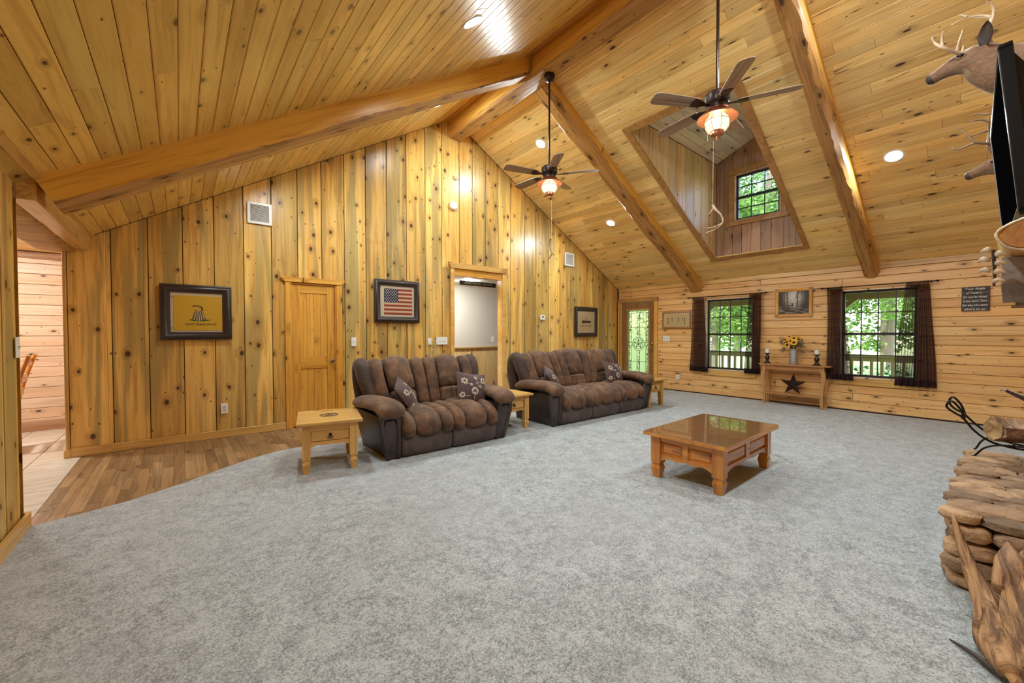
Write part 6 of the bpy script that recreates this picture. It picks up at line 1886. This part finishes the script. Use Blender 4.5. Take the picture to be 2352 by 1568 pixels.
# ---------------------------------------------------------------- mounted deer heads
def deer(label, x, dy, dz, horn, antlers, tilt=0., sc=1.):
    """profile drawn in y (out from the wall) and z; origin at the wall plate"""
    O = V3((x, YR if x > 5.3 else -.26, 2.95 + dz))
    t = thing('mounted_deer', label, 'deer trophy', tuple(O), group='mounted deer heads')
    rings_def = [((.392, 3.132), .014, .016), ((.384, 3.134), .030, .026), ((.362, 3.140), .038, .030), ((.335, 3.152), .040, .031), ((.30, 3.166), .047, .036), ((.262, 3.176), .058, .046), ((.222, 3.182), .074, .060), ((.185, 3.180), .088, .066),
                 ((.15, 3.165), .098, .068), ((.115, 3.13), .112, .072), ((.07, 3.085), .128, .082), ((.02, 3.045), .142, .098), ((-.05, 3.01), .160, .125), ((-.13, 2.985), .185, .155), ((-.20, 2.97), .215, .185), ((-.255, 2.965), .235, .20)]
    wall = O.y
    b = MB(); P = []
    for (y, z), ru, rs in rings_def:
        y += dy; z += dz
        if y < wall + .01: y = wall + .01
        P.append((V3((0, y - O.y, z - O.z)), ru, rs))
    n = len(P); rings = []
    for i, (c, ru, rs) in enumerate(P):
        tt = (P[min(i + 1, n - 1)][0] - P[max(i - 1, 0)][0])
        if tt.length < 1e-5: tt = V3((0, -1, 0))
        tt.normalize()
        up = V3((1, 0, 0)).cross(tt); up = up if up.z > 0 else -up
        rings.append(superring(c, V3((1, 0, 0)), up, rs, ru, 24, 2.2))
    b.loft(rings)
    # pale fur under jaw and throat, dark muzzle
    k = 0; b.m = []
    for j in range(n - 1):
        for i in range(24):
            a = (i + .5) / 24 * 360
            if j < 2: b.m.append(2)
            elif 2 <= j < 9 and 228 < a < 312: b.m.append(1)
            else: b.m.append(0)
    b.m += [2, 0]
    b.obj('head_and_neck', [M['hide'], M['hide_pale'], M['hide_dark']], t, 180)
    for s_ in (-1, 1):
        b = MB(); e = V3((s_ * .058, .222 + dy - O.y, 3.206 + dz - O.z)); b.ball(e, (.010, .016, .013), 8); o = b.obj('eye', M['black'], t, 180)
        c = MB(); c.tube([(e.x + s_ * .004, e.y + .023 * math.cos(2 * PI * i / 16), e.z + .014 * math.sin(2 * PI * i / 16)) for i in range(16)], .0045, 5, closed=True); c.obj('eyelid', M['hide_pale'], o, 60)
        b = MB(); b.ball((s_ * .017, .384 + dy - O.y, 3.142 + dz - O.z), (.007, .008, .006), 6); b.obj('nostril', M['black'], t, 180)
        # cupped ear
        b = MB(); base = V3((s_ * .060, .118 + dy - O.y, 3.215 + dz - O.z)); up = V3((s_ * .35, -.10, 1.)).normalized(); fw = V3((s_ * .75, .62, -.2)); fw = (fw - up * fw.dot(up)).normalized(); sd_ = up.cross(fw)
        for layer, m in ((0, 0), (.004, 1)):
            b.cur = m; NN = 9; vs = []
            for j in range(NN):
                s2 = j / (NN - 1); wdt = .042 * math.sin(PI * min(1, .12 + s2 * .86)) ** .8 * (1 if s2 < .97 else .2)
                for i in range(7):
                    u = -1 + i / 3
                    vs.append(base + up * (.145 * s2) + sd_ * (u * wdt) + fw * (.022 * (u * u - 1) * (1 - .5 * s2) + layer))
            b.add(vs, [(j * 7 + i, j * 7 + i + 1, (j + 1) * 7 + i + 1, (j + 1) * 7 + i) for j in range(NN - 1) for i in range(6)])
        b.obj('ear', [M['hide'], M['hide_dark']], t, 180)
    for side, lines in antlers:
        b = MB()
        for li, pts in enumerate(lines):
            Q = [V3((px - O.x, py - O.y, pz - O.z)) for px, py, pz in pts]
            C = catmull(Q, 18); r0 = .0145 if li == 0 else .0095
            b.tube(C, [r0 * (1 - .72 * (i / 17) ** 1.3) for i in range(18)], 9)
        b.obj('antler', horn, t, 180)
    b = MB(); b.prism([(-.15, 2.76 + dz - O.z), (.15, 2.76 + dz - O.z), (.19, 3.0 + dz - O.z), (.12, 3.16 + dz - O.z), (0, 3.21 + dz - O.z), (-.12, 3.16 + dz - O.z), (-.19, 3.0 + dz - O.z)], lambda a, c, d: (a, d, c), 0., .02); b.obj('wall_plaque', W['oakZ'], t)
a1 = [(4.16, .165, 3.235), (4.15, .221, 3.226), (4.12, .256, 3.247), (4.10, .298, 3.281), (4.10, .34, 3.334), (4.11, .356, 3.382), (4.13, .341, 3.392)]
a2 = [(4.24, .13, 3.24), (4.29, .113, 3.374), (4.30, .096, 3.432), (4.30, .085, 3.467), (4.30, .082, 3.503), (4.29, .092, 3.547), (4.28, .117, 3.574)]
deer('pale antlered deer head above the television at the upper right', 4.2, 0, 0, M['horn'],
     [(-1, [a1, [(4.10, .306, 3.29), (4.10, .309, 3.356), (4.11, .306, 3.411)], [(4.13, .240, 3.238), (4.13, .231, 3.298), (4.14, .214, 3.377)], [(4.15, .218, 3.222), (4.15, .21, 3.276)]]),
      (1, [a2, [(4.3, .087, 3.462), (4.3, .13, 3.499), (4.29, .176, 3.515), (4.28, .206, 3.524), (4.27, .276, 3.507)], [(4.28, .202, 3.524), (4.28, .237, 3.56)]])])
S2 = 5.6
deer('dark antlered deer head mostly hidden behind the television', S2, -.133, -.385, M['horn_dark'],
     [(-1, [[(5.56, .03, 2.86), (5.55, .107, 2.978), (5.54, .155, 3.003), (5.53, .205, 3.02), (5.53, .306, 2.996), (5.54, .342, 3.033)], [(5.53, .2, 3.018), (5.53, .248, 3.114), (5.53, .306, 3.2)]]),
      (1, [[(5.64, .05, 2.86), (5.64, .117, 2.974), (5.65, .122, 3.121), (5.65, .122, 3.282)], [(5.65, .12, 3.14), (5.65, .181, 3.132), (5.65, .278, 3.121)], [(5.65, .118, 3.208), (5.65, .167, 3.251), (5.65, .266, 3.268)], [(5.65, .117, 3.284), (5.65, .168, 3.305), (5.65, .238, 3.319)]])])

# ---------------------------------------------------------------- chair in the left room
t = thing('dining_chair', 'wooden dining chair half hidden behind the left partition', 'chair', (-1.63, 7.02, .0), R(-86))
for sx in (-1, 1):
    b = MB(); b.tube(catmull([(sx * .20, .20, 0), (sx * .20, .19, .45), (sx * .205, .24, .75), (sx * .21, .33, 1.08)], 12), .019, 8); b.obj('back_post', W['amberZ'], t, 60)
    b = MB(); b.tube([(sx * .20, -.20, 0), (sx * .20, -.20, .44)], .019, 8); b.obj('leg', W['amberZ'], t, 60)
b = MB(); b.box(-.22, .22, -.22, .21, .44, .465, .01); b.obj('seat', W['amberX'], t)
for z in (.62, .78, .96):
    y = .20 + (z - .45) * .205
    b = MB(); b.box(-.20, .20, y - .012, y + .008, z, z + .085, .005); b.obj('back_slat', W['amberX'], t)
b = MB(); b.box(-.2, .2, -.208, -.192, .2, .225).box(-.208, -.192, -.2, .2, .24, .265).box(.192, .208, -.2, .2, .24, .265); b.obj('stretcher', W['amberX'], t)

# ---------------------------------------------------------------- cushions on the sofas
throw_pillow((2.02, 4.40, .60), R(58), R(-14), R(62), 'embroidered plum pillow tipped at the left end of the loveseat', 1, .20)
throw_pillow((2.86, 4.30, .625), R(66), R(10), R(-8), 'embroidered plum pillow against the right arm of the loveseat', 2, .205)
throw_pillow((4.42, 4.42, .61), R(58), R(-14), R(50), 'embroidered plum pillow at the left end of the long sofa', 3, .20)
throw_pillow((5.86, 4.34, .62), R(66), R(10), R(-6), 'embroidered plum pillow against the right arm of the long sofa', 4, .205)

# ---------------------------------------------------------------- outside: porch, lawn, trees
b = MB(); b.box(8.9, 90, -60, 90, -.62, -.5)
struct('ground', b, M['grass'], 'sunlit lawn beyond the porch', 'lawn')
b = MB()
b.box(8.89, 11.05, -3, 8.5, -.16, -.06)
struct('porch_deck', b, M['porch'], 'porch deck outside the window wall', 'porch')
b = MB(); b.box(10.82, 10.98, -3, 8.5, 2.01, 2.20)
struct('porch_beam', b, M['porch'], 'timber beam along the porch edge', 'beam')
b = MB(); b.prism([(8.88, 2.52), (11.5, 2.14), (11.5, 2.20), (8.88, 2.58)], lambda a, c, d: (a, d, c), -3, 8.5)
struct('porch_roof', b, M['shingle'], 'sloping porch roof outside the window wall', 'roof')
for i, y in enumerate((5.42, 2.52, -.5)):
    t = thing('porch_post', ('timber porch post with braces outside the front door side', 'timber porch post with braces between the two windows', 'timber porch post beyond the fireplace end')[i], 'porch post', (10.9, y, -.06), group='porch posts')
    b = MB(); b.box(-.07, .07, -.07, .07, 0, 2.07, .006); b.obj('post', M['porch'], t)
    for s_ in (-1, 1):
        b = MB(); b.prism([(s_ * .06, 1.60), (s_ * .06, 1.76), (s_ * .42, 2.07), (s_ * .56, 2.07)], lambda a, c, d: (d, a, c), -.04, .04); b.obj('brace', M['porch'], t)
for i, (y0, y1) in enumerate(((2.60, 5.34), (-.42, 2.44))):
    t = thing('porch_railing', ('green lit porch railing outside the first window', 'green lit porch railing outside the second window')[i], 'railing', (10.9, y0, -.06))
    L = y1 - y0
    b = MB(); b.box(-.055, .055, 0, L, .885, .925, .004).box(-.02, .02, 0, L, .80, .885); b.obj('top_rail', M['porch'], t)
    b = MB(); b.box(-.02, .02, 0, L, .10, .185, .004); b.obj('bottom_rail', M['porch'], t)
    n = int(L / .152)
    for k in range(n):
        y = (k + .5) * L / n
        b = MB(); b.box(-.024, .024, y - .024, y + .024, .10, .885); b.obj('baluster', M['porch'], t)
def tree(x, y, h, cr, seed, label, group, trunk=.16, leaves=2200, ls=.17, low=.3, dark=False, floor_z=.15):
    rr = random.Random(seed)
    t = thing('tree', label, 'tree', (x, y, -.5), group=group)
    b = MB(); b.tube(catmull([(0, 0, 0), (rr.uniform(-.1, .1), rr.uniform(-.1, .1), h * .4), (rr.uniform(-.3, .3), rr.uniform(-.3, .3), h * .9)], 8), [trunk * (1 - .09 * i) for i in range(8)], 8)
    for k in range(5):
        a = rr.uniform(0, 6.28); z = h * rr.uniform(.35, .7)
        b.tube([(0, 0, z), (math.cos(a) * cr * .5, math.sin(a) * cr * .5, z + cr * .35)], [trunk * .35, .02], 5)
    b.obj('trunk', M['bark'], t, 60)
    vs = []; fs = []
    clumps = [(rr.uniform(-1, 1) * cr * .75, rr.uniform(-1, 1) * cr * .75, h * rr.uniform(low, 1.), cr * rr.uniform(.25, .5)) for _ in range(26)]
    for k in range(leaves):
        c = rr.choice(clumps)
        d = V3((rr.gauss(0, 1), rr.gauss(0, 1), rr.gauss(0, 1))).normalized() * (c[3] * rr.uniform(.5, 1.) )
        p = V3((c[0], c[1], c[2])) + d
        if p.z < floor_z: p.z = floor_z + rr.uniform(0, .9)
        u = V3((rr.gauss(0, 1), rr.gauss(0, 1), rr.gauss(0, .6))).normalized(); w = u.cross(V3((rr.gauss(0, 1), rr.gauss(0, 1), rr.gauss(0, 1)))).normalized()
        s = ls * rr.uniform(.6, 1.3); o = len(vs)
        vs += [p - u * s, p + w * s * .45, p + u * s, p - w * s * .45]; fs.append((o, o + 1, o + 2, o + 3))
    b = MB(); b.add(vs, fs); o = b.obj('foliage', M['leaf_dark'] if dark else M['leaf'], t); o['kind'] = 'stuff'
near = [(15.5, 6.9, 6.5, 2.2), (17.5, 8.6, 8.5, 2.6), (19.5, 6.6, 10.5, 2.8), (15.8, 5.0, 6.0, 1.5), (21.5, 9.6, 10, 3.0), (22.5, 4.6, 9, 2.4), (24., 2.2, 9, 2.6), (26, 6.6, 11.5, 3.), (20.5, 1.2, 6.0, 1.8), (27, 3.6, 10, 2.6)]
near_lab = ['bright leafy tree nearest the porch, filling the first window', 'deep green leafy tree beyond the door side curtain of the first window', 'tall leafy tree in line with the woodland photograph',
    'slim leafy tree standing on the lawn between the two windows', 'deep green tree behind the nearest one in the first window', 'leafy tree with grey trunk at the left of the second window',
    'leafy tree at the right edge of the second window', 'tall deep green tree beyond the lawn in line with the console table', 'short leafy tree behind the right curtain of the second window', 'leafy tree with trunk showing in the middle of the second window']
far_lab = ['tall tree at the far lawn edge behind the second window, right half', 'wide far tree behind the middle of the second window', 'deep green far tree in line with the console table',
    'wide far tree behind the first window', 'far tree hidden past the right curtain of the second window', 'large far tree glimpsed through the front door glass']
for i, (x, y, h, cr) in enumerate(near):
    tree(x, y, h, cr, 200 + i, near_lab[i], 'leafy trees on the lawn', trunk=.15 + .05 * (i % 3), leaves=7500, ls=.085, low=.30, dark=i % 3 == 1, floor_z=1.25)
far = [(34, 0, 12, 4.5), (36, 5, 13, 5), (34, 10, 12, 5), (38, 15, 14, 5), (37, -5, 12, 5), (40, 20, 14, 6)]
for i, (x, y, h, cr) in enumerate(far):
    tree(x, y, h, cr, 300 + i, far_lab[i], 'trees along the far lawn edge', trunk=.3, leaves=6000, ls=.2, low=.08, dark=i % 2 == 0, floor_z=.55)
for i, (x, y) in enumerate(((11.6, 2.0), (11.7, 1.25))):
    tree(x, y, 1.05, .45, 400 + i, ('low shrub outside the railing below the second window, left one', 'low shrub outside the railing below the second window, right one')[i], 'shrubs along the porch', trunk=.012, leaves=160, ls=.055, low=.3, dark=True)
